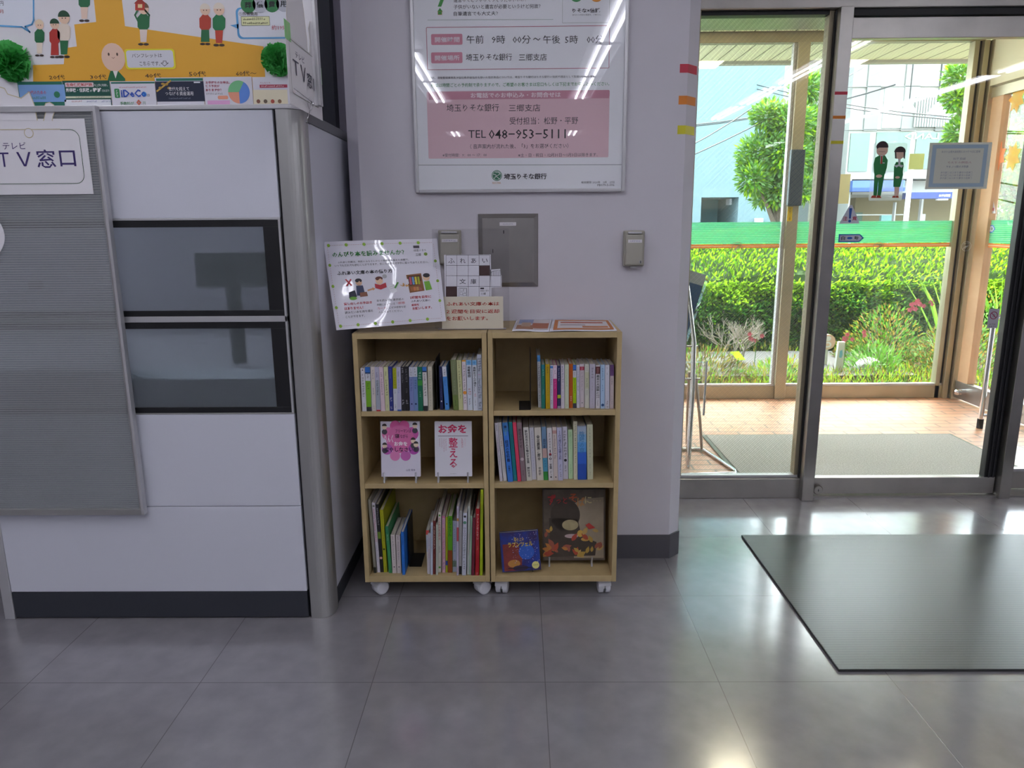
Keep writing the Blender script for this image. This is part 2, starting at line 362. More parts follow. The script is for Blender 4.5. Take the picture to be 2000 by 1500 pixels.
# ================================================================== PORCH
struct(B(.3, 2.86, 1.30, 3.25, -.06, -.001, m_porch), 'floor_porch')
struct(B(2.86, 7, 1.30, 3.25, -.06, -.001, m_porch), 'floor_porch_side')
m_soffit = stripes('soffit_slats', '#eceed2', '#5c5b44', .125, 0, .07, .6)
struct(B(.2, 2.95, 1.60, 3.12, 2.30, 2.34, m_soffit), 'ceiling_porch')
struct(B(.2, 6.5, 3.24, 3.98, 2.305, 2.34, m_soffit), 'ceiling_canopy')
struct(B(.2, 6.5, 3.98, 4.05, 2.285, 2.46, mat('fascia_grey', '#a9a9a0', .6)), 'trim_fascia', .004)
struct(B(.1, 6.6, 1.3, 4.05, 2.44, 2.5, mat('roof_grey', '#8c8c8c', .8)), 'ceiling_roof')
struct(B(.2, .3, 1.34, 3.25, 0, 2.6, m_wall), 'wall_porch')
OY = 3.17
m = MB(); m.box(.3, 2.80, 3.14, 3.20, 0, .086, m_steel_w); m.box(.3, 2.80, 3.145, 3.175, .086, .1, m_alu_l)
m.box(.3, 2.80, 3.14, 3.20, 2.24, 2.34, m_steel_w); m.box(1.655, 1.727, 3.12, 3.21, 0, 2.24, m_steel_w); m.box(1.637, 1.655, 3.15, 3.19, .1, 2.24, m_alu_l)
w2 = struct(m, 'window_2', .002)
B(.3, 1.655, 3.166, 3.172, .1, 2.24, m_wire_glass).build('pane', w2); B(1.727, 2.74, 3.166, 3.172, .1, 2.24, m_wire_glass).build('pane', w2)
m = MB()
for x0, x1, y0, y1, mm in ((2.735, 2.765, 3.14, 3.2, m_steel_w), (2.765, 2.782, 3.15, 3.2, m_rubber), (2.782, 2.815, 3.12, 3.2, m_steel_w), (2.815, 2.828, 3.14, 3.2, m_rubber), (2.828, 2.89, 3.10, 3.21, m_steel_w)):
    m.box(x0, x1, y0, y1, 0, 2.24, mm)
struct(m, 'trim_corner', .002)
# side of the porch: glazed door leaf, beam, posts
SX = 2.86
d3 = bpy.data.objects.new('door_3', None); C.objects.link(d3); d3['kind'] = 'structure'
m = MB(); m.box(2.845, 2.885, 2.2, 3.10, .015, .13, m_steel); m.box(2.845, 2.885, 2.2, 3.10, 1.90, 1.96, m_steel_w); m.box(2.845, 2.885, 2.2, 2.24, .13, 1.9, m_steel)
m.build('leaf_frame', d3, .002)
m_stone = mat('stone_beige', '#c9a27c', .55, noise=.15, nscale=5)
B(2.84, 2.89, 2.965, 3.075, .13, 1.9, m_stone).build('beige_stile', d3, .002)
B(2.862, 2.868, 2.24, 2.965, .13, 1.9, m_glass).build('pane', d3)
m = MB(); m.tube([(2.845, 2.985, .075), (2.80, 2.985, .075)], .018, m_chrome, 14); m.ball((2.795, 2.985, .075), .021, m_chrome); m.build('floor_lock', d3)
m = MB(); m.box(2.83, 2.9, 1.42, 3.1, 1.97, 2.3, mat('beam_cream', '#d9d6bd', .6)); m.box(2.835, 2.895, 1.42, 2.15, 1.96, 1.975, m_steel); struct(m, 'trim_beam', .003)
w3 = struct(MB().box(2.84, 2.89, 2.14, 2.19, 0, 1.96, m_steel).box(2.84, 2.89, 1.42, 2.14, 0, .09, m_steel), 'window_3', .002)
B(2.862, 2.868, 1.42, 2.14, .09, 1.96, m_glass).build('pane', w3)

# green and orange band of stripes on the outer glazing
m_band = stripes('band_green', '#3fbf86', '#9fe0bd', .0123, 2, .28, .5)
m_band2 = mat('band_orange', '#f09048', .6)
m_bclear = film('band_film', '#5ccc9a', .3)
def band(x0, x1, y0, y1, nm, lab):
    t = MB(); t.box(x0, x1, y0, y1, 1.030, 1.168, m_bclear)
    z = 1.035
    while z < 1.163: t.box(x0-.0004*(x1-x0 < .01), x1+.0004*(x1-x0 < .01), y0-.0004*(y1-y0 < .01), y1+.0004*(y1-y0 < .01), z, z+.0032, film('band_pale', '#f0fff8', .3) if 'band_pale' not in MATS else MATS['band_pale']); z += .0115
    t.box(x0, x1, y0, y1, 1.003, 1.0275, m_band2); t.box(x0-.0004, x1+.0004, y0-.0004, y1+.0004, 1.013, 1.017, mat('band_cream', '#f3e6c4', .6))
    return tag(t.build(nm), lab, 'sticker')
band(.30, 1.635, 3.1635, 3.1650, 'striped_film', 'green and orange striped film across outer window pane left of the porch post')
band(1.728, 2.735, 3.1635, 3.1650, 'striped_film', 'green and orange striped film across outer window pane right of the porch post')
band(2.8595, 2.861, 2.245, 2.963, 'striped_film', 'green and orange striped film on the side glass door beyond the corner posts')
# round emblem of two swirls
def emblem(mb, F, u, v, r, ring, sw, bgc=None, l=.0004):
    if bgc: mb.disc(F, u, v, r, bgc, l, 32)
    mb.line(F, [(u+r*math.cos(t/32*6.283), v+r*math.sin(t/32*6.283)) for t in range(32)], r*.12, ring, l+.0002, True)
    for s in (-1, 1):
        pts = [(u+s*r*.18+r*.42*math.cos(math.radians(a))*1.0, v+s*r*.0+r*.30+r*.30*math.sin(math.radians(a))) for a in range(150, -70, -20)]
        pts += [(u+s*r*.18-r*.25, v-r*.25), (u+s*r*.18-r*.45, v-r*.62)]
        mb.line(F, pts, r*.15, sw, l+.0003)
for i, (ex, wh) in enumerate(((1440, 'on left outer pane under the striped film'), (1716, 'on right outer pane under the striped film'))):
    c = pw(ex, 483, 3.16); mb = MB(); emblem(mb, FY(3.1628), c[0], c[1], .033, '#b9a98c', '#b9a98c')
    tag(mb.build('round_emblem'), 'small beige round swirl emblem '+wh, 'sticker')
c = pw(1891, 481, DY); mb = MB(); emblem(mb, FY(1.3335), c[0]-.0, c[1], .019, '#d9dccf', '#d9dccf')
tag(mb.build('round_emblem'), 'small white round swirl emblem on the sliding door glass before the corner posts', 'sticker')

# ================================================================== CEILING LIGHTS (mesh tubes, rows run away from the wall; desk row added)
m_tube = emis('tube_light', '#f6f6ff', TUBE_POWER); m_refl = mat('lamp_reflector', '#e9e9ee', .3, .3)
def lamp(x, y0, y1, lab, group):
    t = thing('ceiling_light', lab, 'ceiling light', (x, (y0+y1)/2, 2.6), group)
    h = MB(); h.box(x-.13, x+.13, y0, y1, 2.588, 2.6, m_refl); h.box(x-.135, x-.128, y0, y1, 2.565, 2.6, m_white); h.box(x+.128, x+.135, y0, y1, 2.565, 2.6, m_white)
    h.box(x-.13, x+.13, y0, y0+.03, 2.56, 2.6, m_white); h.box(x-.13, x+.13, y1-.03, y1, 2.56, 2.6, m_white); h.build('housing', t)
    for s in (-.04, .04): MB().tube([(x+s, y0+.035, 2.565), (x+s, y1-.035, 2.565)], .0135, m_tube, 8).build('fluorescent_tube', t)
_nth = ['farthest back in', 'third back in', 'second back in', 'nearest the poster wall in']
for x, nm, ys in ((-.96, 'row mirrored at poster left', (-5.95, -4.62, -3.29, -1.96)), (.64, 'row mirrored at poster right', (-5.76, -4.43, -3.1, -1.77)), (2.68, 'row mirrored in left door glass', (-6.4, -5.07, -3.74, -2.41)), (4.62, 'row mirrored in right door glass', (-7.23, -5.9, -4.57, -3.24)), (-1.9, 'added row above the partition desk', (-2.9, -1.57, -.24))):  # desk row is unseen, added to light the space behind the frosted windows
    for k, y in enumerate(ys): lamp(x, y, y+1.28, 'twin tube ceiling light, %s the %s' % (_nth[k+4-len(ys)], nm), 'ceiling lights, '+nm)
for x, w_ in ((1.28, 'left'), (2.3, 'right')):  # right lamp has no visible source, added to brighten the porch floor
    t = thing('porch_lamp', 'square warm ceiling lamp in the porch, %s one of two above the door mat' % w_, 'ceiling light', (x, 2.35, 2.30))
    B(x-.14, x+.14, 2.21, 2.49, 2.285, 2.30, m_white).build('housing', t); B(x-.12, x+.12, 2.23, 2.47, 2.280, 2.285, MATS.get('porch_glow') or emis('porch_glow', '#fff0d0', 34)).build('diffuser', t)
for x in (-1.04, .8): lamp(x, -9.3, -8.6, 'short twin tube ceiling light at far back, mirrored %s of the phone number' % ('left' if x < 0 else 'right'), 'short ceiling lights at the back')

# ================================================================== GREY-FRAMED PARTITION ON THE LEFT
PY = .32
t = thing('partition', 'low office partition with white and frosted panels and aluminium corner post', 'partition', (-1.1, .35, 0))
XL, XR = -1.60, -.703
m = MB(); m.box(XL-.025, XR, .3372, .385, .005, .642, m_alu); m.box(XL-.025, XR, .3372, .385, .906, .918, m_alu); m.box(XL-.025, XR, .3372, .385, 1.182, 1.468, m_alu); m.box(XL-.03, XL, PY-.004, .39, 0, 1.475, m_alu_l); m.box(XR, XR+.006, PY+.008, .38, 0, 1.46, m_black)
m.build('core_frame', t, .002)
def panel(x0, x1, z0, z1, nm, mm): return B(x0, x1, PY, .337, z0, z1, mm).build(nm, t, .0015)
panel(XL, XR-.002, 1.186, 1.460, 'top_panel', m_panel)
panel(XL, XR-.002, .362, .640, 'lower_panel', m_panel); panel(XL, XR-.002, .089, .360, 'lower_panel', m_panel)
panel(XL, XR-.002, .004, .087, 'kick_plate', m_dark)
m_frost = bpy.data.materials.new('frosted_glass'); m_frost.use_nodes = True
b = m_frost.node_tree.nodes['Principled BSDF']; b.inputs['Base Color'].default_value = (.42, .47, .5, 1); b.inputs['Roughness'].default_value = .3
b.inputs['Coat Weight'].default_value = .15
_n = m_frost.node_tree.nodes; _l = m_frost.node_tree.links
_tl = _n.new('ShaderNodeBsdfRefraction'); _tl.inputs['Roughness'].default_value = .36; _tl.inputs['IOR'].default_value = 1.12; _tl.inputs[0].default_value = (.9, .95, .97, 1)
_mx = _n.new('ShaderNodeMixShader'); _mx.inputs[0].default_value = .84
_l.new(b.outputs[0], _mx.inputs[1]); _l.new(_tl.outputs[0], _mx.inputs[2]); _l.new(_mx.outputs[0], _n['Material Output'].inputs[0])
for k, (z0, z1) in enumerate(((.920, 1.180), (.644, .904))):
    m = MB(); xa, xb = XL, XR-.008
    m.box(xa, xb, PY+.001, .336, z1-.018, z1, m_black); m.box(xa, xb, PY+.001, .336, z0, z0+.016, m_black)
    m.box(xb-.042, xb, PY+.001, .336, z0+.016, z1-.018, m_black); m.box(xa, xa+.02, PY+.001, .336, z0+.016, z1-.018, m_black)
    f = m.build('window_frame', t, .001)
    B(xa+.02, xb-.042, PY+.004, PY+.009, z0+.016, z1-.018, m_frost).build('frosted_pane', f)
m = MB(); m.box(XL, XR-.002, PY-.001, .336, .904, .920, m_alu_l); m.box(XL, XR-.002, PY-.001, .336, 1.180, 1.186, m_alu_l); m.box(XL, XR-.002, PY-.001, .336, .640, .644, m_alu)
m.box(XR-.008, XR-.002, PY-.001, .336, .644, 1.18, m_alu_l); m.build('divider_rail', t, .0008)
# rounded corner post
pts = [(XR+.006, PY)]
for i in range(9): a = math.radians(-90+90*i/8); pts.append((-.672+.040*math.cos(a), PY+.040+.040*math.sin(a)))
pts += [(-.632, .39), (XR+.006, .39)]
MB().prism([(x, y, 0) for x, y in pts][::1], (0, 0, 1.462), m_alu).build('corner_post', t, .001)
m = MB(); m.prism([(x, y, 1.462) for x, y in [(XL-.03, PY-.004)]+[(x+.002, y-.003) for x, y in pts[1:-1]]+[(XL-.03, .39)]], (0, 0, .012), m_alu_l); m.build('top_cap', t, .002)
m = MB(); m.box(-.668, -.640, .392, 1.2, .05, 1.44, m_panel); s_ = m.build('side_panel', t, .002)
B(-.672, -.634, .37, .397, .0, 1.445, m_alu_l).build('side_trim', t, .001)
B(-.672, -.637, .397, 1.2, 1.44, 1.468, mat('rail_dark', '#77787c', .5, .3)).build('side_rail', t, .001)
B(-.672, -.637, .392, 1.2, 0, .05, m_dark).build('side_kick', t)
# what stands on the desk behind the frosted windows
t = thing('computer_monitor', 'dark monitor blurred behind the upper frosted window of the partition', 'monitor', (-.92, .5, .75))
B(-1.0, -.80, .44, .47, .99, 1.09, m_black).build('screen', t, .004); B(-.92, -.88, .45, .47, .76, .99, m_black).build('stand', t, .003)
t = thing('desk', 'pale desk blurred behind the partition windows', 'desk', (-1.1, .8, 0))
B(-2.2, -.69, .42, 1.15, .72, .75, m_white).build('desk_top', t, .003); B(-.72, -.69, .44, 1.13, 0, .72, m_white).build('side_panel', t); B(-2.2, -2.17, .44, 1.13, 0, .72, m_white).build('side_panel', t)
tag(B(-.80, -.70, .46, .62, .75, 1.17, m_dark).build('filing_box', None, .004), 'dark upright box blurred behind the right edge of the frosted windows', 'box')

# ribbed translucent screen hung in front, with lit aluminium edge
t = thing('ribbed_screen', 'ribbed grey translucent screen with aluminium edge hung on partition front', 'screen', (-1.4, .295, .35))
m_rib = stripes('ribbed_plastic', '#bfc1c3', '#a6a9ac', .0065, 2, .35, .35, bump=.5)
_n = m_rib.node_tree.nodes; _l = m_rib.node_tree.links; _o = _n['Material Output']
_t = _n.new('ShaderNodeBsdfTransparent'); _t.inputs[0].default_value = (.8, .83, .83, 1); _x = _n.new('ShaderNodeMixShader'); _x.inputs[0].default_value = .62
_l.new(_n['Principled BSDF'].outputs[0], _x.inputs[1]); _l.new(_t.outputs[0], _x.inputs[2]); _l.new(_x.outputs[0], _o.inputs[0])
B(-1.9, -1.158, .296, .301, .36, 1.462, m_rib).build('ribbed_sheet', t)
m = MB(); m.box(-1.158, -1.150, .286, .306, .348, 1.470, m_alu_l); m.box(-1.1655, -1.158, .292, .303, .36, 1.46, m_alu); m.build('edge_strip', t, .001)
m = MB(); m.box(-1.9, -1.158, .288, .306, .348, .366, m_alu); m.build('bottom_strip', t, .001)
m = MB(); m.box(-1.9, -1.158, .288, .306, 1.455, 1.470, m_alu_l); m.build('top_strip', t, .001)
for z in (.55, 1.0, 1.35): B(-1.40, -1.37, .302, .3195, z, z+.02, m_alu).build('standoff', t)

# paper sign with cut-out top on the ribbed screen
def tvsign(F, conv, nm, lab, corners, txt, cat_pts, tail_pts, tape=None):
    m = MB(); b_ = .0006
    m.prism([F.p(*conv(*c), .0) for c in corners], F.N*b_, m_paper)
    return m
SY = .2945
F = FY(SY); q = lambda x, y: pw(x, y, SY)
x1_, z0_ = q(182, 381)[0], q(60, 380)[1]; zt = q(100, 232)[1]; xl = -1.52
m = MB(); m.box(xl, x1_+.002, SY-.0008, SY, z0_, zt, m_paper)
# plain cut-out silhouette: rounded back with two pointed ears, and a tail
sil = [(-40, 235), (-38, 195), (-8, 186), (0, 170), (10, 173), (16, 184), (42, 192), (58, 180), (68, 205), (74, 235)]
m.prism([F.p(*q(x, y), .0008) for x, y in sil][::-1], F.N*.0008, m_paper)
m.line(F, [q(x, y) for x, y in sil], .0022, '#cbbf9d', .0022)
tl = [(86, 236), (90, 220), (88, 208), (90, 202), (98, 200), (106, 205), (109, 215), (104, 228), (103, 236)]
m.prism([F.p(*q(x, y), .0008) for x, y in tl], F.N*.0008, m_paper); m.line(F, [q(x, y) for x, y in tl], .0018, '#cbbf9d', .0022)
m.line(F, [(xl, q(60, 253)[1]), (q(118, 253)[0], q(60, 253)[1])], .002, '#cbbf9d', .0014)
m.disc(F, *q(57, 260), .0125, '#cbbf9d', .0015); m.disc(F, *q(57, 260), .0105, m_paper, .0018)
u1, v1 = q(167, 358)[0], q(60, 254)[1]; v0 = q(60, 359)[1]
m.line(F, [(q(118, 250)[0], v1)]+[(u1-.022+.022*math.sin(a*.314), v1-.022+.022*math.cos(a*.314)) for a in range(6)]+[(u1-.022+.022*math.cos(a*.314), v0+.022-.022*math.sin(a*.314)) for a in range(6)]+[(xl, v0)], .0016, '#4c6a55', .0014)
def tx(m, F, q, st, x0, y0, x1, y1, c, bold=0, l=.0015):
    a = q(x0, y1); b = q(x1, y0); a2 = q(x0, y0); b2 = q(x1, y1)
    m.text(F, st, (a[0]+a2[0])/2, (a[1]+b2[1])/2, (b[0]+b2[0])/2, (b[1]+a2[1])/2, c, bold, l)
tx(m, F, q, 'テレビ', 6, 278, 51, 292, '#3a2d6b', .0); tx(m, F, q, 'Ｔ', -3, 298, 19, 326, '#3a2d6b', .004); tx(m, F, q, 'Ｖ', 34, 297, 62, 325, '#3a2d6b', .004)
tx(m, F, q, '窓', 72, 292, 109, 328, '#3a2d6b', .01); tx(m, F, q, '口', 117, 294, 148, 325, '#3a2d6b', .01)
tag(m.build('paper_sign'), 'white paper sign reading TV counter taped on the ribbed screen', 'sign')
m = MB(); c = q(-62, 458); m.prism([F.p(c[0]+.098*math.cos(a*.157), c[1]+.078*math.sin(a*.157), 0) for a in range(40)], F.N*.001, m_paper)
tag(m.build('round_card'), 'white round paper card at left edge of the ribbed screen', 'card')

# poster board standing on the partition with hand-made step picture
BY = .350
F = FY(BY); c1 = lambda a, b: pw(a*.33, b*.33, BY)
t = thing('display_board', 'white display board with orange steps and paper figures above the partition', 'board', (-1.1, .355, 1.474))
m = MB(); m.box(-1.75, -.592, BY, .372, 1.474, 2.3, m_paper)
def P1(pts, c, l=.0004): m.poly(F, [c1(*p) for p in pts], c, l)
OR = '#e9ae33'
P1([(200, 640), (195, 385), (378, 380), (385, 285), (455, 275), (440, 145), (570, 130), (550, -60), (715, -60), (740, 155), (1560, 275), (1580, 640)], OR)
B(-.592, -.584, BY-.003, .375, 1.474, 2.3, m_alu_l).build('edge_strip', t, .001)
def D1(x, y, r, c, l=.0006, ry=None): u, v = c1(x, y); k = .33*1.475e-3; m.disc(F, u, v, r*k, c, l, 20, (ry or r)*k)
def T1(s, x0, y0, x1, y1, c='#2b2622', b=.0, l=.0016): tx(m, F, lambda x, y: c1(x, y), s, x0, y0, x1, y1, c, b, l)
def L1(pts, w, c, l=.0008): m.line(F, [c1(*p) for p in pts], w, c, l)
def person(x, y, h, top, bot, hair, wide=1., skirt=False):    # standing paper figure, feet at (x, y)
    w = h*.11*wide
    P1([(x-w*.8, y-h*.42), (x+w*.8, y-h*.42), (x+w*.75*(1.25 if skirt else .8), y-h*.08), (x-w*.75*(1.25 if skirt else .8), y-h*.08)], bot, .0008)
    for s in (-1, 1): D1(x+s*w*.55, y-h*.03, w*.5, '#3a2a24', .0009, w*.22)
    P1([(x-w*.5, y-h*.76), (x+w*.5, y-h*.76), (x+w*1.25, y-h*.66), (x+w*1.2, y-h*.44), (x+w*.8, y-h*.38), (x-w*.8, y-h*.38), (x-w*1.2, y-h*.44), (x-w*1.25, y-h*.66)], top, .001)
    D1(x, y-h*.87, w*.95, '#ecc9ae', .0012); m.disc(F, *c1(x, y-h*.89), w*1.0*.33*1.475e-3, hair, .0013, 14, None, 0, 180)
    for s in (-1, 1): D1(x+s*w*.3, y-h*.86, w*.1, '#40302a', .0015)
person(235, 335, 215, '#1d6b3f', '#ecdccb', '#e9d3b4'); person(325, 345, 230, '#b8322a', '#b8322a', '#1f4a31', 1, True); person(380, 345, 275, '#e8d9c8', '#1d6b3f', '#1f4a31', 1.05)
person(500, 130, 230, '#1d6b3f', '#ecd0bd', '#6b4a36', 1.1)
person(850, 270, 250, '#1f6d40', '#ead9cf', '#7b5a44', 1.05)
L1([(820, 130), (800, 90), (815, 62)], .004, '#1f6d40', .0012); L1([(875, 130), (885, 90), (860, 62)], .004, '#1f6d40', .0012)
P1([(802, 62), (858, 62), (858, 20), (802, 20)], '#c0392b', .0016); P1([(794, 22), (866, 22), (830, -12)], '#a52f23', .0018); P1([(818, 48), (844, 48), (844, 26), (818, 26)], '#f3d7a0', .002)
person(1215, 268, 240, '#b9402c', '#1d6b3f', '#eadfd0', 1.05, True); person(1297, 275, 250, '#1f7a48', '#c4452f', '#eadfd0', 1.1)
# rounded head and green jacket figure, with label
D1(672, 340, 64, '#e9c7b0', .001, 72); P1([(640, 470), (655, 420), (700, 420), (742, 466), (742, 480), (640, 480)], '#1d6b3f', .0012); P1([(670, 420), (700, 420), (686, 465)], '#efe9e4', .0014)
for s in (645, 695): D1(s, 322, 5, '#5a4438', .0014, 8)
L1([(664, 340), (672, 347), (680, 340)], .001, '#8a4a40', .0014)
m.rrect(F, *c1(748, 412), *c1(1032, 288), .008, '#e8dc2c', .0012); m.rrect(F, *c1(757, 402), *c1(1023, 297), .007, '#d9d9e0', .0014)
T1('パンフレットは', 783, 318, 960, 342, l=.002); T1('こちらです。', 828, 364, 950, 392, l=.002); L1([(968, 362), (985, 362), (985, 374), (998, 374), (976, 392), (955, 374), (968, 374), (968, 362)], .0012, '#2b2622', .002)
for s, x0, x1, y0, y1 in (('20代', 293, 385, 444, 472), ('30代', 535, 632, 442, 470), ('40代', 860, 955, 434, 462), ('50代', 1120, 1220, 422, 454), ('60代〜', 1398, 1520, 420, 450)): T1(s, x0, y0, x1, y1)
BL = '#5aa3d8'
P1([(-60, -60), (195, -60), (195, 140), (150, 158), (-60, 152)], '#dfe4ee', .0006); L1([(200, -60), (200, 120), (190, 145), (150, 158), (178, 190), (130, 160), (-60, 150)], .004, BL, .001); T1('円', 0, 8, 22, 34); T1('月', 0, 58, 22, 80, '#b0453d')
m.rrect(F, *c1(1408, 232), *c1(1720, 42), .012, BL, .0006); m.rrect(F, *c1(1420, 222), *c1(1712, 50), .011, '#dfe2ea', .0009); P1([(1362, 150), (1412, 142), (1412, 172)], BL, .0006)
for i, (ch, cc) in enumerate((('葬', '#2c7a45'), ('儀', '#b9bcc6'), ('費', '#2c7a45'), ('用', '#b9bcc6'))):
    x = 1470+70*i; D1(x, 30-i*2, 40, cc, .0018); T1(ch, x-20, 12-i*2, x+20, 50-i*2, '#23282b', .02, .0022)
T1('①葬儀費用', 1415, 72, 1525, 94, l=.002); m.rect(F, *c1(1432, 152), *c1(1595, 98), '#e6e8b4', .0014); m.rrect(F, *c1(1432, 152), *c1(1595, 98), .001, '#57613a', .0018, .0008)
m.marks(F, *c1(1440, 122), *c1(1570, 104), '#2b2622', 12, .002); m.marks(F, *c1(1440, 146), *c1(1588, 128), '#2b2622', 13, .002); T1('約195', 1610, 150, 1685, 178, '#c4475c', l=.002)
m.build('board_face', t)
# green tissue rosettes
def rosette(cx_, cy_, r, lab):
    u, v = c1(cx_, cy_); rr = r*.33*1.475e-3; mb = MB(); gm = leafmat('tissue_green', '#3fae4b', '#6fd37a', .3, 14) if 'tissue_green' not in MATS else MATS['tissue_green']
    rnd = random.Random(cx_)
    for k in range(170):
        a = rnd.uniform(0, 6.283); el = rnd.uniform(-.2, 1.5); n_ = Vector((math.cos(a)*math.cos(el), -math.sin(el)*.8-.05, math.sin(a)*math.cos(el)))
        c_ = Vector((u, BY-.002, v)); tdir = n_.cross(Vector((rnd.uniform(-1, 1), rnd.uniform(-1, 1), rnd.uniform(-1, 1)))).normalized()
        w_ = rr*.28; p0 = c_+n_*rr*.25; p1 = c_+n_*rr*rnd.uniform(.85, 1.05)
        mb.quad([p0-tdir*w_*.3, p0+tdir*w_*.3, p1+tdir*w_+n_.cross(tdir)*w_*.3, p1-tdir*w_-n_.cross(tdir)*w_*.2], gm)
    mb.ball((u, BY-.004, v), (rr*.8, rr*.35, rr*.8), gm, 14, 8, .12)
    tag(mb.build('tissue_rosette'), lab, 'decoration')
rosette(82, 368, 104, 'round green tissue paper rosette at the left of the display board')
rosette(1650, 358, 88, 'round green tissue paper rosette at the right of the display board')
# leaflets standing along the foot of the board
FL = FY(.3445)
def leaflet(x0, x1, y0, lab, draw):
    global m, F
    cc = lambda a, b: pw(a*.33, b*.33, .3445); m = MB(); u0, _ = cc(x0, 560); u1, _ = cc(x1, 560); v1 = cc(x0, y0)[1]
    m.box(u0, u1, .3445, .3465, 1.474, v1, m_gpaper); draw(cc, u0, u1, v1); tag(m.build('leaflet'), lab, 'leaflet')
def R2(cc, x0, y0, x1, y1, c, l=.0004): a = cc(x0, y1); b = cc(x1, y0); m.rect(FL, a[0], max(a[1], 1.4742), b[0], b[1], c, l)
def T2(cc, s, x0, y0, x1, y1, c, b=.0, l=.0012): tx(m, FL, cc, s, x0, y0, x1, y1, c, b, l)
def d_(cc, u0, u1, v1):
    m.rect(FL, u0, 1.4742, u1, v1, '#1f6f5a', .0003); R2(cc, 122, 500, 380, 605, '#7fa9dd'); T2(cc, '20代のための', 165, 536, 275, 560, '#c9566a', .01)
    m.marks(FL, *cc(165, 590), *cc(275, 570), '#4d8a4d', 9, .0008); m.disc(FL, *cc(338, 560), .008, '#2a7a59', .0008)
leaflet(112, 376, 484, 'blue and green leaflet, leftmost along the foot of the display board', d_)
def d_(cc, u0, u1, v1):
    m.rect(FL, u0, 1.4742, u1, v1, '#165446', .0003); m.rrect(FL, *cc(388, 516), *cc(553, 488), .002, '#e8d8dc', .0006); T2(cc, '生命保険料控除', 393, 492, 548, 512, '#b8312c', .02)
    T2(cc, 'を上手に利用し', 560, 497, 640, 512, '#ffffff'); T2(cc, '所得税・住民税', 392, 522, 530, 546, '#ffffff', .02); T2(cc, 'が', 534, 530, 548, 544, '#ffffff'); T2(cc, '軽減', 552, 520, 602, 546, '#ffffff', .03); T2(cc, 'されます!', 606, 530, 648, 545, '#ffffff')
    R2(cc, 388, 568, 660, 582, '#d9dcc0'); m.marks(FL, *cc(450, 580), *cc(620, 571), '#444', 20, .0009); R2(cc, 388, 588, 655, 640, '#e6e9ee')
    for i, c in enumerate(('#b9554f', '#3b50a0', '#3b50a0')): m.marks(FL, *cc(425+i*88, 606), *cc(488+i*88, 594), c, 7, .0009)
leaflet(378, 656, 478, 'dark green leaflet about insurance deductions, second from left along the board foot', d_)
def d_(cc, u0, u1, v1):
    R2(cc, 658, 484, 915, 496, '#1f6f5a'); m.marks(FL, *cc(705, 522), *cc(868, 512), '#c9566a', 18, .0008); m.rrect(FL, *cc(682, 580), *cc(706, 525), .003, '#2f8a4f', .0006); T2(cc, 'イ\nデ\nコ', 687, 532, 700, 574, '#ffffff', .01)
    T2(cc, 'iDeCo', 716, 530, 866, 576, '#2d56b8', .03); m.disc(FL, *cc(853, 558), .0065, '#2f9be0', .0008); T2(cc, 'は', 872, 556, 888, 572, '#3a3a3a'); T2(cc, '手数料が', 712, 602, 795, 622, '#4a8a5a', .01); T2(cc, '0', 808, 588, 838, 626, '#c96a52', .05); T2(cc, '円', 848, 602, 862, 620, '#4a8a5a')
leaflet(660, 922, 482, 'white leaflet reading iDeCo, third from left along the foot of the board', d_)
def d_(cc, u0, u1, v1):
    R2(cc, 925, 462, 1200, 480, '#2a7a66'); R2(cc, 930, 480, 1204, 602, '#1d2740'); m.line(FL, [cc(930, 540), cc(1010, 478)], .004, '#c9a44a', .0008)
    for a, b in ((985, 500), (950, 520), (1002, 522), (965, 497)): m.disc(FL, *cc(a, b), .005, '#b08d3c', .001, 14, .003)
    T2(cc, '世代を超えて', 1000, 515, 1120, 538, '#e9e9ee'); T2(cc, 'つなげる資産運用', 980, 542, 1145, 566, '#e9e9ee'); m.marks(FL, *cc(1000, 588), *cc(1130, 576), '#8b93a8', 16, .0008); R2(cc, 1148, 484, 1185, 492, '#dfe3e8', .0008)
leaflet(925, 1206, 460, 'navy leaflet with gold ribbon, fourth from left along the foot of the board', d_)
def d_(cc, u0, u1, v1):
    T2(cc, 'お手持ちのお金は、', 1218, 480, 1360, 497, '#a8324f', .02); T2(cc, '使う予定が', 1218, 502, 1300, 518, '#a8324f', .02); T2(cc, 'ありますか？', 1218, 525, 1312, 541, '#a8324f', .02)
    ce = cc(1415, 545); k = .0285
    m.disc(FL, *ce, k, '#5f8fe0', .0006, 20, None, -90, 60); m.disc(FL, *ce, k, '#79c48a', .0006, 20, None, 60, 180); m.disc(FL, *ce, k, '#eda184', .0006, 20, None, 180, 270)
    m.rrect(FL, *cc(1290, 588), *cc(1350, 566), .004, '#eda184', .0006); R2(cc, 1232, 594, 1360, 640, '#e2a9d6'); m.marks(FL, *cc(1222, 562), *cc(1320, 548), '#777', 10, .0008)
leaflet(1210, 1496, 456, 'white leaflet with a green, blue and orange pie chart at the board foot', d_)
def d_(cc, u0, u1, v1):
    T2(cc, 'そんなとき、', 1540, 486, 1605, 496, '#b34a5c'); R2(cc, 1538, 500, 1700, 520, '#b8405a'); m.marks(FL, *cc(1545, 516), *cc(1680, 504), '#ffffff', 14, .0009); R2(cc, 1505, 530, 1700, 640, '#e9e0c4')
    for i in range(4): m.disc(FL, *cc(1530+42*i, 600), .005, ('#8c5b4a', '#6a5b4a', '#b04a3a', '#8a6a50')[i], .0008)
leaflet(1500, 1712, 456, 'cream leaflet with a red headline at the right foot of the display board', d_)

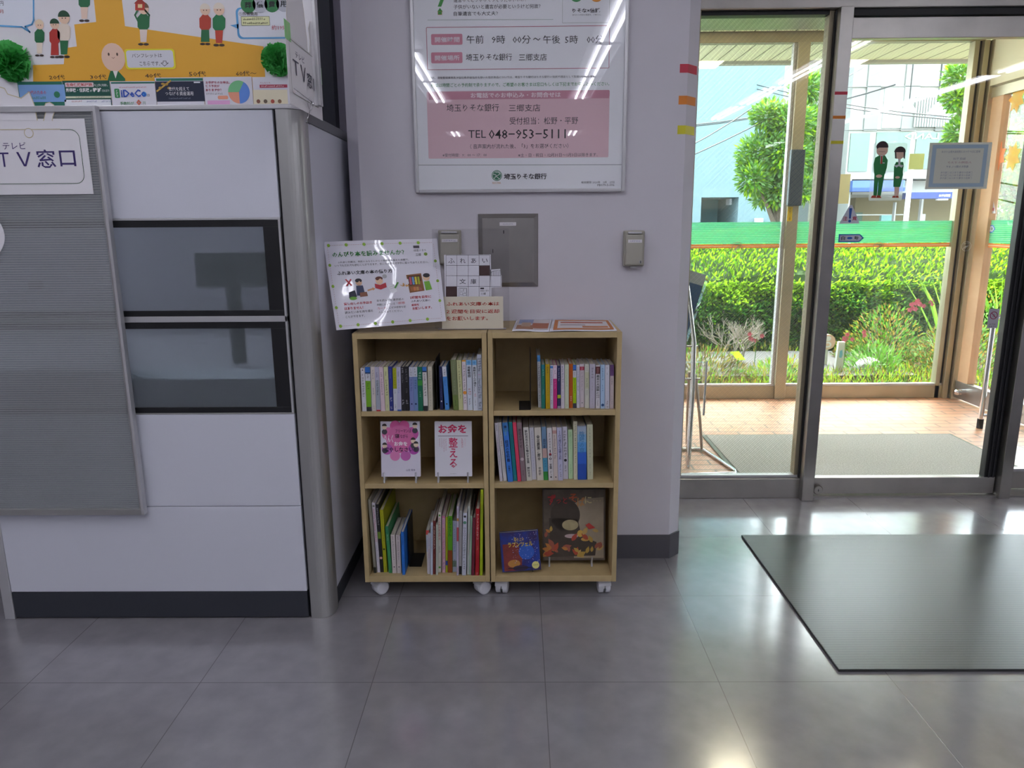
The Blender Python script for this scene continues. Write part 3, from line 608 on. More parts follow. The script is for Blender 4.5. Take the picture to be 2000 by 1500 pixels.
# sign hanging along the side of the partition, beyond the board's end
GX = -.60
Fs = Fr((GX, 0, 0), (0, 1, 0), (0, 0, 1), (1, 0, 0)); F = Fs
g = lambda x, y: px_(x, y, GX)
m = MB()
y0_, y1_ = g(561, 120)[0], g(625, 140)[0]; zb, zt2 = g(559, 198)[1], g(561, 68)[1]
m.box(GX-.0008, GX, y0_, y1_, zb, zt2, m_paper)
ww = y1_-y0_; hh = zt2-zb
sil2 = [(.05, 0), (.05, .16), (.10, .33), (.20, .50), (.26, .42), (.40, .42), (.5, .52), (.56, .34), (.60, .12), (.60, 0)]
m.prism([Fs.p(y0_+ww*a, zt2+ww*b*.9, .0) for a, b in sil2], (.0008, 0, 0), m_paper); m.line(Fs, [(y0_+ww*a, zt2+ww*b*.9) for a, b in sil2], .0018, '#cbbf9d', .0012)
tl2 = [(.66, 0), (.70, .12), (.68, .22), (.74, .30), (.84, .26), (.84, .14), (.80, 0)]
m.prism([Fs.p(y0_+ww*a, zt2+ww*b*.9, .0) for a, b in tl2], (.0008, 0, 0), m_paper); m.line(Fs, [(y0_+ww*a, zt2+ww*b*.9) for a, b in tl2], .0016, '#cbbf9d', .0012)
def TS(s, a0, b0, a1, b1, c='#3f3f55', b=.0): m.text(Fs, s, y0_+ww*a0, zb+hh*b0, y0_+ww*a1, zb+hh*b1, c, b, .0014)
TS('テレビ', .22, .75, .48, .85); TS('Ｔ', .14, .48, .30, .70); TS('Ｖ', .36, .46, .50, .70); TS('窓', .53, .42, .69, .66, b=.01); TS('口', .73, .42, .86, .62, b=.01)
m.rrect(Fs, y0_+ww*.07, zb+hh*.18, y0_+ww*.88, zb+hh*.97, .015, '#6a6a60', .0012, .0014)
tag(m.build('paper_sign'), 'white paper sign reading TV counter hung edge-on at the end of the display board', 'sign')
mt_ = mat('tape_green', '#8fce88', .5)
for a0, a1, b0, b1, w_ in ((-.02, .13, .93, 1.2, 'upper left'), (.88, 1.04, .62, .90, 'right')):
    tag(B(GX, GX+.001, y0_+ww*a0, y0_+ww*a1, zb+hh*b0, zb+hh*b1, mt_).build('green_tape'), 'pale green tape on the %s edge of the hanging sign' % w_, 'tape')
t = thing('suction_hook', 'clear suction hook with thin wire at the foot of the hanging sign', 'hook', (GX+.004, y0_+ww*.5, zb+.02))
mb = MB(); mb.ball((GX+.006, y0_+ww*.52, zb+.022), (.006, .014, .016), m_acryl); mb.ball((GX+.012, y0_+ww*.52, zb+.022), .006, m_chrome); mb.build('suction_cup', t)
mb = MB(); mb.tube([(GX+.010, y0_+ww*.02, zb+.034), (GX+.012, y0_+ww*.5, zb+.026), (GX+.010, y0_+ww*.4, zb-.01), (GX+.006, y0_+ww*.35, zb-.03), (GX+.004, y0_+ww*.5, zb-.028)], .0012, m_chrome, 6); mb.build('wire', t)

# ================================================================== FRAMED POSTER ON THE WALL
t = thing('framed_poster', 'large framed pink and white bank poster under glass on the wall', 'poster', (-.055, WY, 1.78))
fx0, fx1, fz0, fz1 = -.3895, .2755, 1.262, 2.22
m = MB()
for a in ((fx0, fx0+.011, fz0, fz1), (fx1-.011, fx1, fz0, fz1), (fx0+.011, fx1-.011, fz0, fz0+.011), (fx0+.011, fx1-.011, fz1-.011, fz1)): m.box(a[0], a[1], WY-.018, WY-.0005, a[2], a[3], m_alu_l)
m.build('frame', t, .003)
PF = WY-.009; F = FY(PF)
m = MB(); m.box(fx0+.009, fx1-.009, PF, PF+.003, fz0+.009, fz1-.009, mat('poster_sheet', '#f4f6fb', .7))
c2 = lambda a, b: pw(780+a/3.846, b/3.846, PF)
def T(s, x0, y0, x1, y1, c='#26242c', b=.0): tx(m, F, c2, s, x0, y0, x1, y1, c, b, .0008)
def Rr(x0, y0, x1, y1, r, c, w=None, l=.0004): m.rrect(F, *c2(x0, y1), *c2(x1, y0), r, c, l, w)
m.rect(F, fx0+.012, 1.60+.26, fx1-.012, fz1-.02, '#e9d3da', .0003); T('遺言・資産承継セミナー', 250, -700, 1560, -560, '#8e3a55', .02)
T('遺言ってどうやってつくったらいいの？', 408, -14, 955, 16); T('子供がいないと遺言が必要というけど何故？', 408, 33, 1060, 66); T('自筆遺言でも大丈夫？', 408, 86, 740, 118)
T('？', 258, -90, 350, 112, '#3f9a45', .03); m.rect(F, *c2(290, 112), *c2(320, 86), '#cf8a35', .0014); m.rect(F, *c2(292, 110), *c2(318, 88), '#3f9a45', .0016)
m.line(F, [c2(212, 151), c2(1155, 146)], .0008, '#6b8a78')
Rr(1225, -260, 1585, 173, .0005, '#9aa39c', .0008); m.disc(F, *c2(1330, -40), .0205, '#3f9a5a'); m.disc(F, *c2(1482, -40), .0205, '#e0993c'); T('りそな×信託', 1300, 62, 1508, 96, b=.02); T('あなたの大切な資産を、ご安心に。', 1300, 106, 1516, 117)
Rr(212, 193, 1580, 524, .003, '#b04a68', .0016)
for y0, s in ((254, '開催時間'), (392, '開催場所')): Rr(240, y0, 473, y0+84, .004, '#d68ea2'); T(s, 267, y0+24, 452, y0+64, '#f1eaf0', .02)
for s, x0, x1 in (('午前', 505, 632), ('9時', 694, 794), ('00分', 852, 986), ('午後', 1080, 1208), ('5時', 1245, 1341), ('00分', 1408, 1532)): T(s, x0, 266, x1, 328)
T('〜', 1004, 282, 1060, 306); T('埼玉りそな銀行', 500, 404, 846, 456); T('三郷支店', 898, 404, 1107, 456)
T('信託、遺産整理業務及び自社株承継信託を除いた信託商品については、埼玉りそな銀行はりそな銀行の信託代理店として取扱いいたします。', 225, 571, 1478, 589, '#3b3b42')
T('相談は時間ごとの予約制で承りますので、ご希望のお客さまは窓口もしくは下記までお申し込みください。', 238, 620, 1578, 650, '#3f8f58', .005)
Rr(220, 676, 1580, 1192, .004, '#e6c4cd'); m.rect(F, *c2(222, 750), *c2(1576, 690), '#cc90a2', .0006); Rr(220, 676, 1580, 740, .004, '#cc90a2', None, .0005)
T('お電話でのお申込み・お問合せは', 535, 694, 1212, 734, '#efe4ea', .02)
T('埼玉りそな銀行', 355, 782, 748, 838); T('三郷支店', 822, 784, 1058, 838); T('受付担当：松野・平野', 828, 880, 1342, 934)
T('TEL', 518, 978, 650, 1036); T('048−953−5111', 672, 972, 1250, 1042, b=.004); T('（ 音声案内が流れた後、「3」をお選びください）', 532, 1080, 1270, 1116)
T('※受付時間：9：00 〜 17：00', 325, 1152, 656, 1178); T('※土・日・祝日・12月31日〜1月3日は除きます。', 893, 1150, 1490, 1178)
m.line(F, [c2(137, 1241), c2(1668, 1237)], .0012, '#3f5a50')
lc = c2(732, 1319); m.disc(F, *lc, .0165, '#2f7a5a'); m.disc(F, *lc, .0145, '#dfe6e2', .0006); m.disc(F, *lc, .0132, '#2f7a5a', .0008)
m.line(F, [(lc[0]-.004, lc[1]+.010), (lc[0]+.006, lc[1]+.010), (lc[0]+.010, lc[1]+.005), (lc[0]+.004, lc[1]+.001), (lc[0]-.004, lc[1]-.003), (lc[0]-.009, lc[1]-.010)], .0022, '#dfe6e2', .001)
m.line(F, [(lc[0]-.011, lc[1]+.004), (lc[0]-.004, lc[1]+.003), (lc[0]+.000, lc[1]-.004), (lc[0]+.008, lc[1]-.010)], .0022, '#dfe6e2', .001)
T('RESONA', 700, 1366, 762, 1381, '#c98a4a'); T('埼玉りそな銀行', 785, 1303, 1106, 1348, b=.025); T('有効期限 2020年　9月　27日', 1366, 1361, 1615, 1378); T('PB079-5-096', 1488, 1382, 1615, 1398)
m.build('poster_sheet', t)
B(fx0+.009, fx1-.009, WY-.0145, WY-.0130, fz0+.009, fz1-.009, m_pglass).build('cover_glass', t)

# ================================================================== BOXES ON THE WALL
def wl(px0, py0, px1, py1, Y=WY): a = pw(px0, py1, Y); b = pw(px1, py0, Y); return a[0], b[0], a[1], b[1]
t = thing('steel_cabinet', 'flush square stainless steel wall box with lock', 'wall box', (-.094, WY, 1.08))
x0, x1, z0, z1 = wl(936, 417, 1051, 560)
m = MB(); O_ = [(x0, WY-.003, z0), (x1, WY-.003, z0), (x1, WY-.003, z1), (x0, WY-.003, z1)]; I_ = [(x0+.014, WY-.013, z0+.014), (x1-.014, WY-.013, z0+.014), (x1-.014, WY-.013, z1-.014), (x0+.014, WY-.013, z1-.014)]
m.add(O_+I_+[(a, WY-.0005, c) for a, b, c in O_], [(i, (i+1) % 4, 4+(i+1) % 4, 4+i) for i in range(4)]+[(8+i, 8+(i+1) % 4, (i+1) % 4, i) for i in range(4)]+[(4, 5, 6, 7)], m_steel); m.build('frame', t)
B(x0+.0165, x1-.0165, WY-.0145, WY-.0125, z0+.0165, z1-.0165, m_steel).build('door', t, .0006)
m = MB(); fl_ = FY(WY-.0145); lb = wl(976, 434, 1008, 441); m.rect(fl_, lb[0], lb[2], lb[1], lb[3], m_paper); m.marks(fl_, lb[0]+.01, lb[2]+.004, lb[1]-.01, lb[3]-.004, '#6a6a8a', 6); m.build('label_strip', t)
c = pw(984, 453, WY); mb = MB(); mb.tube([(c[0], WY-.013, c[1]), (c[0], WY-.019, c[1])], .008, m_steel, 18); mb.box(c[0]-.0015, c[0]+.0015, WY-.0195, WY-.019, c[1]-.005, c[1]+.005, m_black); mb.build('lock', t)
c = pw(963, 490, WY); mb = MB(); mb.tube([(c[0], WY-.013, c[1]), (c[0], WY-.018, c[1])], .009, m_steel, 18); mb.box(c[0]-.001, c[0]+.001, WY-.0185, WY-.018, c[1]-.006, c[1]+.006, m_black); mb.build('lock', t)
m_beige = mat('switch_beige', '#a8a599', .45, .2)
def swbox(a, lab):
    x0, x1, z0, z1 = wl(*a); t = thing('switch_box', lab, 'switch box', ((x0+x1)/2, WY, (z0+z1)/2))
    B(x0, x1, WY-.028, WY-.0005, z0+.006, z1, m_beige).build('body', t, .004)
    B(x0+.005, x1-.005, WY-.036, WY-.028, z0+.010, z1-.012, mat('switch_cover', '#b3b0a4', .4, .2)).build('cover', t, .004)
    m = MB(); m.box(x0+.012, x1-.012, WY-.040, WY-.026, z1-.010, z1-.004, m_alu_l); m.build('hinge', t, .001)
    m = MB(); Fq = FY(WY-.036); m.rect(Fq, x0+.012, z1-.038, x1-.010, z1-.028, m_paper); m.marks(Fq, x0+.018, z1-.035, x1-.016, z1-.031, '#5a5aa0', 5); m.build('label_strip', t)
    m = MB(); m.tube([(x1-.013, WY-.036, z0+.020), (x1-.013, WY-.0375, z0+.020)], .0055, m_alu, 16); m.box(x1-.014, x1-.012, WY-.0378, WY-.0375, z0+.016, z0+.024, m_black); m.build('screw', t)
    B(x0+.022, x1-.022, WY-.028, WY-.012, z0, z0+.006, m_alu).build('catch', t)
swbox((859, 449, 901, 520), 'beige metal switch box half hidden behind the clear acrylic stand')
swbox((1215, 450, 1257, 523), 'beige metal switch box alone on the wall below the poster corner')

# coloured tapes on the column corner and on the door mullion
for y, c, nm in ((133, '#c8324a', 'red'), (195, '#e08426', 'orange'), (253, '#d8d02a', 'yellow')):
    a = pw(1340, y-8, WY); b_ = pw(1338, y+9, WY); x0 = a[0]
    m = MB(); mm = mat('tape_'+nm, c, .5); e = .0012
    xs = .438; m.prism([(xs, WY-e, b_[1]), (.463, WY-e, b_[1]), (.463, WY-e, a[1]), (xs, WY-e, a[1])], (0, e*.8, 0), mm)
    m.prism([(.4632, WY-e, b_[1]), (.4985, .7578, b_[1]-.001), (.4985, .7578, a[1]-.001), (.4632, WY-e, a[1])], (-.0006, .0006, 0), mm)
    tag(m.build('marker_tape'), nm+' tape strip around the right corner of the wall column', 'tape')
for y, c, nm in ((182, 0, 'red'), (229, 0, 'orange'), (278, 0, 'yellow')):
    z = pw(1635, y, 1.262)[1]
    tag(B(1.1395, 1.1875, 1.2606, 1.2618, z-.0055, z+.0055, MATS['tape_'+nm]).build('marker_tape'), nm+' tape strip on the front of the steel door mullion', 'tape')

# ================================================================== BOOKCASES
SHZ = [.079, .386, .616]                   # shelf surfaces
def bookcase(x0, x1, lab, cturn):
    t = thing('bookcase', lab, 'bookcase', ((x0+x1)/2, .58, 0)); y0, y1 = .435, .7105; th = .0145
    for a in ((x0, x0+th), (x1-th, x1)): B(a[0], a[1], y0, y1, .058, .853, m_wood).build('side_panel', t, .0012)
    B(x0+th, x1-th, y0, y1-.006, .836, .8525, m_wood).build('top_panel', t, .001)
    for z in (.370, .600): B(x0+th, x1-th, y0+.003, y1-.006, z, z+.016, m_wood).build('shelf_board', t, .001)
    B(x0+th, x1-th, y0, y1-.006, .0585, .079, m_wood).build('bottom_panel', t, .001)
    B(x0+th, x1-th, y1-.006, y1-.001, .0585, .8525, m_wood).build('back_panel', t)
    for i, (cx_, cy_, ang) in enumerate(((x0+.033, y0+.036, cturn[0]), (x1-.033, y0+.036, cturn[1]), (x0+.033, y1-.035, 30), (x1-.033, y1-.035, -40))):
        rot = Matrix.Translation((cx_, cy_, 0)) @ Matrix.Rotation(math.radians(ang), 4, 'Z')
        k = MB(); k.tube([rot @ Vector((0, 0, .05)), rot @ Vector((0, 0, .0584))], .011, m_alu_l, 12)
        pts = []
        for j in range(13): a = math.radians(j*15); pts.append((.008+.0245*math.cos(a), .024+.0265*math.sin(a)))
        for s in (-1, 1):
            k.prism([rot @ Vector((u, s*.0015, v)) for u, v in pts], rot.to_3x3() @ Vector((0, s*.003, 0)), m_white)
        # hood over the wheels
        hp = [(.008+.026*math.cos(math.radians(j*18)), .024+.027*math.sin(math.radians(j*18))) for j in range(1, 10)]
        for (a, b), (c, d) in zip(hp, hp[1:]): k.quad([rot @ Vector((a, -.020, b)), rot @ Vector((c, -.020, d)), rot @ Vector((c, .020, d)), rot @ Vector((a, .020, b))], m_white)
        cs = k.build('caster', t)
        w = MB()
        for s in (-1, 1):
            w.tube([rot @ Vector((.008, s*.004, .0232)), rot @ Vector((.008, s*.017, .0232)), rot @ Vector((.008, s*.0195, .0232))], [.0225, .0225, .018], m_white, 22)
        w.build('wheels', cs)
    return t
bookcase(-.5545, -.1585, 'left pale oak three-tier bookcase on white casters', (40, 36))
bookcase(-.1555, .2395, 'right pale oak three-tier bookcase on white casters', (82, 95))

# ------------------------------------------------------------------ books
BK = [m for m in ()]
m_cover_in = mat('cover_edge', '#d8d5d0', .6)
def book(shelf, ordn, n, d, zs, depth, conv):
    (a0, a1, b0, b1, yt, yb, base, pats, texts, desc) = d
    xb0, yb_ = conv(b0, yb); xb1, _ = conv(b1, yb); xt0, yt_ = conv(a0, yt); xt1, _ = conv(a1, yt)
    # depth from where the foot meets the shelf
    Yf = max(.438, min(.475, pf((xb0+xb1)/2, yb_, zs)[1]))
    L, z_ = pw(xb0, yb_, Yf); Rr_, _ = pw(xb1, yb_, Yf); TL, zt = pw(xt0, yt_, Yf); TR, _ = pw(xt1, yt_, Yf)
    return [Yf, (L+Rr_)/2, ((TL+TR)/2), max(.006, ((Rr_-L)+(TR-TL))/2), zs, max(.05, zt-zs)]
_names = ['first', 'second', 'third', 'fourth', 'fifth', 'sixth', 'seventh', 'eighth', 'ninth', 'tenth', 'eleventh', 'twelfth', 'thirteenth', 'fourteenth', 'fifteenth', 'sixteenth', 'seventeenth', 'eighteenth', 'nineteenth', 'twentieth', 'twenty-first', 'twenty-second', 'twenty-third', 'twenty-fourth', 'twenty-fifth', 'twenty-sixth']
def shelf_of_books(rows, zs, depth, conv, where, grp, limits, breaks=()):
    geo = [book(None, i, len(rows), d, zs, depth, conv) for i, d in enumerate(rows)]
    # keep neighbours apart, at the foot and at the head
    for i in range(len(geo)-1):
        g, h = geo[i], geo[i+1]
        for k in (1, 2):
            gap = (h[k]-h[3]/2)-(g[k]+g[3]/2)
            if gap < .0004: s = (.0004-gap)/2; g[3] -= s; h[3] -= s
    for i, (g, d) in enumerate(zip(geo, rows)):
        Y, xb, xt, w, z0, h = g; w = max(w, .0038)
        xb = min(max(xb, limits[0]+w/2+.0006), limits[1]-w/2-.0006)
        lean = math.atan2(xt-xb, h); 
        if xt-w/2 < limits[0]+.0006: lean = math.atan2(limits[0]+.001+w/2-xb, h)
        if xt+w/2 > limits[1]-.0006: lean = math.atan2(limits[1]-.001-w/2-xb, h)
        base, pats, texts, desc = d[6:]; dp = depth[i] if isinstance(depth, (list, tuple)) else depth
        hl = h/math.cos(lean) - abs(w*math.sin(lean)); c, s = math.cos(lean), math.sin(lean)
        # pivot so that the lower corner rests on the shelf
        lift = abs(w/2*math.sin(lean))
        O = Vector((xb, Y, z0+lift+.0003)); U = Vector((c, 0, -s)); V = Vector((s, 0, c)); F = Fr(O, U, V, (0, -1, 0))
        lab = '%s, %s from left %s' % (desc, _names[i], where)
        t = thing('book', lab, 'book', tuple(O), grp)
        bm_ = mat('cover_'+base.lstrip('#'), base, .42); R3 = Matrix(((c, 0, s, O.x), (0, 1, 0, O.y), (-s, 0, c, O.z), (0, 0, 0, 1)))
        m = MB(); ct = min(.0012, w*.14)
        m.box(-w/2, w/2, 0, ct, 0, hl, bm_, R3); m.box(-w/2, -w/2+ct, ct, dp, 0, hl, bm_, R3); m.box(w/2-ct, w/2, ct, dp, 0, hl, bm_, R3)
        for f0, f1, col in pats: m.rect(F, -w/2+.0001, hl*(1-f1), w/2-.0001, hl*(1-f0), col, .0002)
        for tt in texts:
            f0, f1, st, col = tt[:4]; k = tt[4] if len(tt) > 4 else .62; off = tt[5] if len(tt) > 5 else 0
            if st == '~': m.marks(F, w*(off-k*.38), hl*(1-f1), w*(off+k*.38), hl*(1-f0), col, max(3, int((f1-f0)*hl/(w*.55))), .0005)
            elif st == 'o': m.disc(F, w*off, hl*(1-(f0+f1)/2), w*k/2, col, .0005, 12)
            else: m.text(F, '\n'.join(st), w*(off-k/2), hl*(1-f1), w*(off+k/2), hl*(1-f0), col, .012, .0006)
        m.build('cover', t)
        P = MB(); P.box(-w/2+ct, w/2-ct, ct, dp-.003, .0015, hl-.0018, m_pages, R3); P.build('page_block', t)
K = '#23232a'; WH = '#dddde4'
TL = [
 (100,165,133,190,590,1212,'#d5d2da',[],[(.02,.06,'o',K,.3),(.12,.32,'~','#555'),(.33,.66,'~',K,.7),(.8,.9,'~','#667',.4)],'white paperback with black column of title'),
 (165,245,197,262,570,1212,'#cfd2da',[(0,.12,'#2f6fc0'),(.12,.15,'#1d3a66'),(.31,.9,'#77b023'),(.9,1,'#2a2b2e')],[(.16,.25,'~',K),(.34,.5,'~','#3a5a1a')],'lime green paperback with blue cap'),
 (250,308,275,330,568,1208,'#d9cfc8',[],[(.05,.28,'~','#777',.4),(.47,.62,'~',K,.4),(.85,.95,'~','#777',.4)],'cream paperback with faint grey title'),
 (308,368,335,397,570,1212,'#b9b6cc',[(.3,.95,'#a3a9b8'),(.965,1,'#c0303a')],[(.12,.24,'~','#4a3f7a'),(.28,.64,'~',K)],'grey-lilac paperback with red foot'),
 (370,430,405,462,570,1208,'#dcc6cf',[],[(.12,.22,'~','#5a3a4a'),(.26,.63,'~','#7a5a68')],'pale pink paperback'),
 (437,500,468,527,570,1205,'#cdcf9f',[],[(.1,.2,'~','#444a2a'),(.27,.65,'~','#444a2a'),(.85,.93,'~','#777',.4)],'pale yellow-green paperback'),
 (500,562,530,578,565,1205,'#2b3486',[],[(.05,.27,'~','#8f95c8',.4),(.67,.79,'o','#dde',.1),(.68,.78,'~','#dfe1ea',.8),(.9,.96,'~','#dfe1ea',.7)],'royal blue paperback with white label'),
 (565,625,590,637,585,1205,'#c9ccd6',[(0,.48,'#a5ab14')],[(.03,.4,'~','#5a5f10',.4),(.5,.6,'~',K,.4),(.85,.93,'~',K,.6)],'paperback with lime upper half, white below'),
 (622,682,640,697,570,1210,'#bdbcd4',[(.965,1,'#3b5fb0')],[(.1,.22,'~','#38307a'),(.27,.6,'~','#7a8cc8')],'pale lilac paperback with blue foot'),
 (683,735,705,748,570,1205,'#28262c',[],[(.02,.13,'~',WH,.8),(.18,.36,'~','#8a8a90'),(.74,.86,'~',WH,.9)],'black paperback with two white labels'),
 (735,797,755,808,562,1205,'#201f22',[],[(.05,.35,'~','#8a8a90',.7),(.48,.6,'~','#77777c'),(.75,.84,'~',WH,.9)],'black paperback with white label near foot'),
 (803,862,820,878,572,1205,'#7b87bb',[(0,.22,'#cfd0dc')],[(.03,.2,'~',K,.5),(.27,.55,'~','#38407a'),(.82,.86,'o','#23285a',.4)],'lavender blue paperback with white top'),
 (862,925,878,940,570,1205,'#6f88b8',[(0,.22,'#cfd2dc')],[(.03,.2,'~',K,.5),(.27,.5,'~','#23406a'),(.82,.86,'o','#1c2a5a',.45)],'slate blue paperback with white top'),
 (925,993,942,1008,568,1208,'#146b4e',[(.3,.42,'#3d9a3a')],[(.1,.28,'~','#cfe6d6',.8),(.55,.68,'~','#8fc0a0',.5)],'dark green paperback with white characters'),
 (997,1058,1020,1080,568,1208,'#d5d2cf',[(0,.09,'#2f74c4'),(.09,.12,'#1b2b50'),(.88,1,'#2a2b2e')],[(.14,.32,'~',K,.7),(.36,.66,'~','#3a3a3a',.7)],'white paperback with blue cap and black foot'),
 (1075,1138,1090,1150,565,1200,'#cdc7b4',[],[(.08,.5,'~','#77705a',.4),(.55,.9,'~','#99927c',.3)],'cream paperback beside the black bookend'),
 (1240,1280,1255,1305,562,1190,'#1b2350',[],[(.05,.25,'~','#6a74a8',.5),(.5,.7,'~','#6a74a8',.5),(.74,.86,'o',WH,.5)],'navy paperback right of the black bookend'),
 (1283,1345,1330,1388,562,1192,'#4a8cd6',[(0,.23,'#d3d6e0')],[(.04,.2,'~',K,.5),(.27,.45,'~','#1c4a90'),(.84,.88,'o','#123',.4)],'bright blue paperback with white top'),
 (1403,1485,1450,1525,465,1192,'#79825c',[(.7,1,'#6d8040')],[(.03,.68,'~','#9aa088',.3),(.8,.92,'~','#333a20',.4)],'olive green taller book'),
 (1490,1560,1530,1590,470,1192,'#c6c894',[],[(.02,.16,'~','#6a3a2a',.4),(.2,.65,'~','#555a2a',.45),(.68,.78,'~','#444',.4)],'pale yellow-green taller book with thin title'),
 (1567,1628,1597,1648,470,1192,'#dcd3d8',[(0,.03,'#e0a030')],[(.08,.18,'~','#7a2030',.7),(.2,.6,'~',K,.6),(.61,.69,'o','#e0902a',.9),(.72,.88,'~','#7a2030',.6)],'white book with orange spot on spine'),
 (1632,1708,1655,1730,468,1195,'#cfd6e2',[(0,.10,'#7fb2dc')],[(.02,.08,'o','#4f94cc',.6),(.13,.34,'雨夜物語',K,.6),(.56,.69,'~','#b04048',.8),(.76,.9,'~','#555',.6)],'white book, blue cap, four bold characters'),
 (1714,1785,1740,1802,470,1200,'#cfd4de',[(0,.10,'#7fb2dc')],[(.02,.08,'o','#4f94cc',.6),(.13,.62,'高齢女さんが通る！！',K,.62),(.65,.72,'~','#c04048',.7),(.78,.9,'~','#555',.4)],'white book, blue cap, long bold title'),
 (1788,1855,1806,1864,392,1200,'#b6bccb',[],[(.05,.3,'~','#1c2436',1.1),(.34,.36,'~','#d02060',1.1),(.42,.78,'~','#20293c',1.0),(.82,.98,'~','#1c2436',1.0)],'pale book with black spine ovals'),
]
cTL = lambda a, b: (690+a/7.407, 640+b/7.407)
shelf_of_books(TL, SHZ[2], [.105]*18+[.128]*6, cTL, 'on left bookcase top shelf', 'books on the top shelf of the left bookcase', (-.5395, -.1735))
TR_ = [
 (775,828,800,834,385,1100,'#cfd2d6',[(0,.12,'#3f86c4')],[(.14,.62,'~',K,.9),(.66,.72,'~','#a05050'),(.76,.88,'~',K,.5)],'tall white book with black lettering beside bookend'),
 (835,890,843,890,518,1130,'#1d7a6c',[(0,.1,'#23808e')],[(.1,.25,'~','#a8e0d4',.7),(.27,.45,'~','#5cc83c',.3),(.55,.68,'~','#8ac8d8',.5)],'teal green paperback'),
 (893,955,903,957,512,1135,'#bf9f12',[],[(.04,.2,'~',K,.5),(.35,.7,'~','#8a6c08',.4),(.85,.95,'~','#6a5408',.4)],'mustard yellow paperback'),
 (958,1002,962,1002,525,1130,'#ccccdc',[(.02,.07,'#3a78c4')],[(.1,.45,'~','#4a4f7a',.6),(.55,.7,'~',K,.5),(.8,.9,'~',K,.5)],'white paperback with small blue block'),
 (1003,1055,1005,1058,525,1130,'#c82c80',[(0,.31,'#dcc8d8')],[(.02,.06,'~','#d02030',.7),(.1,.2,'~',K,.5),(.33,.55,'~','#f0a0cc',.5)],'magenta paperback with pale top'),
 (1057,1107,1065,1108,532,1128,'#262c58',[(.68,.76,'#b8cc28'),(.94,1,'#99a')],[(.04,.36,'~','#c4c8e0',.45),(.69,.75,'~',K,.5),(.8,.92,'~','#7a80b0',.4)],'navy paperback with lime label'),
 (1110,1160,1115,1160,518,1130,'#d2ccd6',[],[(.03,.4,'~','#4a5070',.7),(.45,.55,'~','#b08880',.5),(.6,.9,'~','#777',.3)],'white paperback with slate title'),
 (1165,1220,1167,1220,518,1130,'#c8d2b8',[],[(.1,.2,'~','#c07040',.3),(.22,.5,'~','#7ab84a',.4),(.9,.96,'~','#666',.3)],'pale green-white paperback'),
 (1223,1276,1225,1275,505,1122,'#bc5a14',[],[(.05,.6,'~','#8c3c08',.4),(.72,.84,'~','#f0e6dc',.6)],'burnt orange paperback'),
 (1278,1325,1280,1325,520,1122,'#a8d010',[(0,.11,'#2f6cbc'),(.11,.13,'#1d2d58'),(.13,.29,'#d4d4dc'),(.89,1,'#3a3c58')],[(.15,.27,'~',K,.5),(.31,.65,'~','#38480a',.6)],'lime paperback with white and blue top'),
 (1327,1371,1333,1372,520,1122,'#cccbd8',[],[(.05,.4,'~','#5a5a8a',.5),(.47,.6,'~',K,.5),(.7,.9,'~','#555',.3)],'narrow white paperback'),
 (1373,1438,1377,1438,508,1115,'#d6cad0',[(.06,.14,'#c03c58')],[(.07,.13,'~','#f0d8dc',.5),(.18,.6,'~','#8a7a8a',.3),(.87,.91,'o','#777',.3)],'pinkish white paperback with red square'),
 (1443,1505,1447,1503,508,1125,'#c9cabc',[(.18,.55,'#c0c2a4')],[(.03,.15,'~','#666',.3),(.3,.52,'~','#5a6a4a',.4),(.58,.7,'~',K,.3)],'greenish cream paperback'),
 (1511,1590,1515,1583,508,1128,'#bab6c4',[],[(.06,.32,'~',K,.5),(.4,.6,'~','#888',.2),(.75,.92,'~','#888',.2)],'thick lavender grey paperback'),
 (1597,1658,1597,1655,525,1128,'#d6d4d8',[(.03,.2,'#5a2428')],[(.05,.18,'~','#c8a0a0',.5),(.22,.6,'幕末の大誤解',K,.72),(.62,.76,'~','#1c1c20',1.0),(.8,.94,'~',K,.5)],'white paperback with dark red title block'),
 (1663,1722,1665,1722,518,1132,'#a8c4e0',[],[(.06,.35,'~','#2c5a94',.5),(.45,.6,'~','#2c5a94',.4),(.88,.95,'o','#1c4a80',.7)],'pale sky blue paperback'),
 (1726,1788,1729,1787,518,1132,'#cfd0dc',[],[(.05,.1,'~','#445',.4),(.18,.23,'~','#445',.4),(.8,.98,'~','#5a4848',.6)],'white paperback with small brown drawing at foot'),
 (1796,1853,1797,1845,518,1132,'#cdbfc0',[(0,.25,'#6f4c80')],[(.04,.2,'~','#3c2450',.4),(.3,.45,'~',K,.4),(.7,.9,'~','#888',.3)],'beige paperback with purple top by side panel'),
]
cR = lambda a, b: (940+a/7.143, 640+b/7.143)
shelf_of_books(TR_, SHZ[2], [.128]+[.105]*17, cR, 'on right bookcase top shelf', 'books on the top shelf of the right bookcase', (-.1405, .2245))
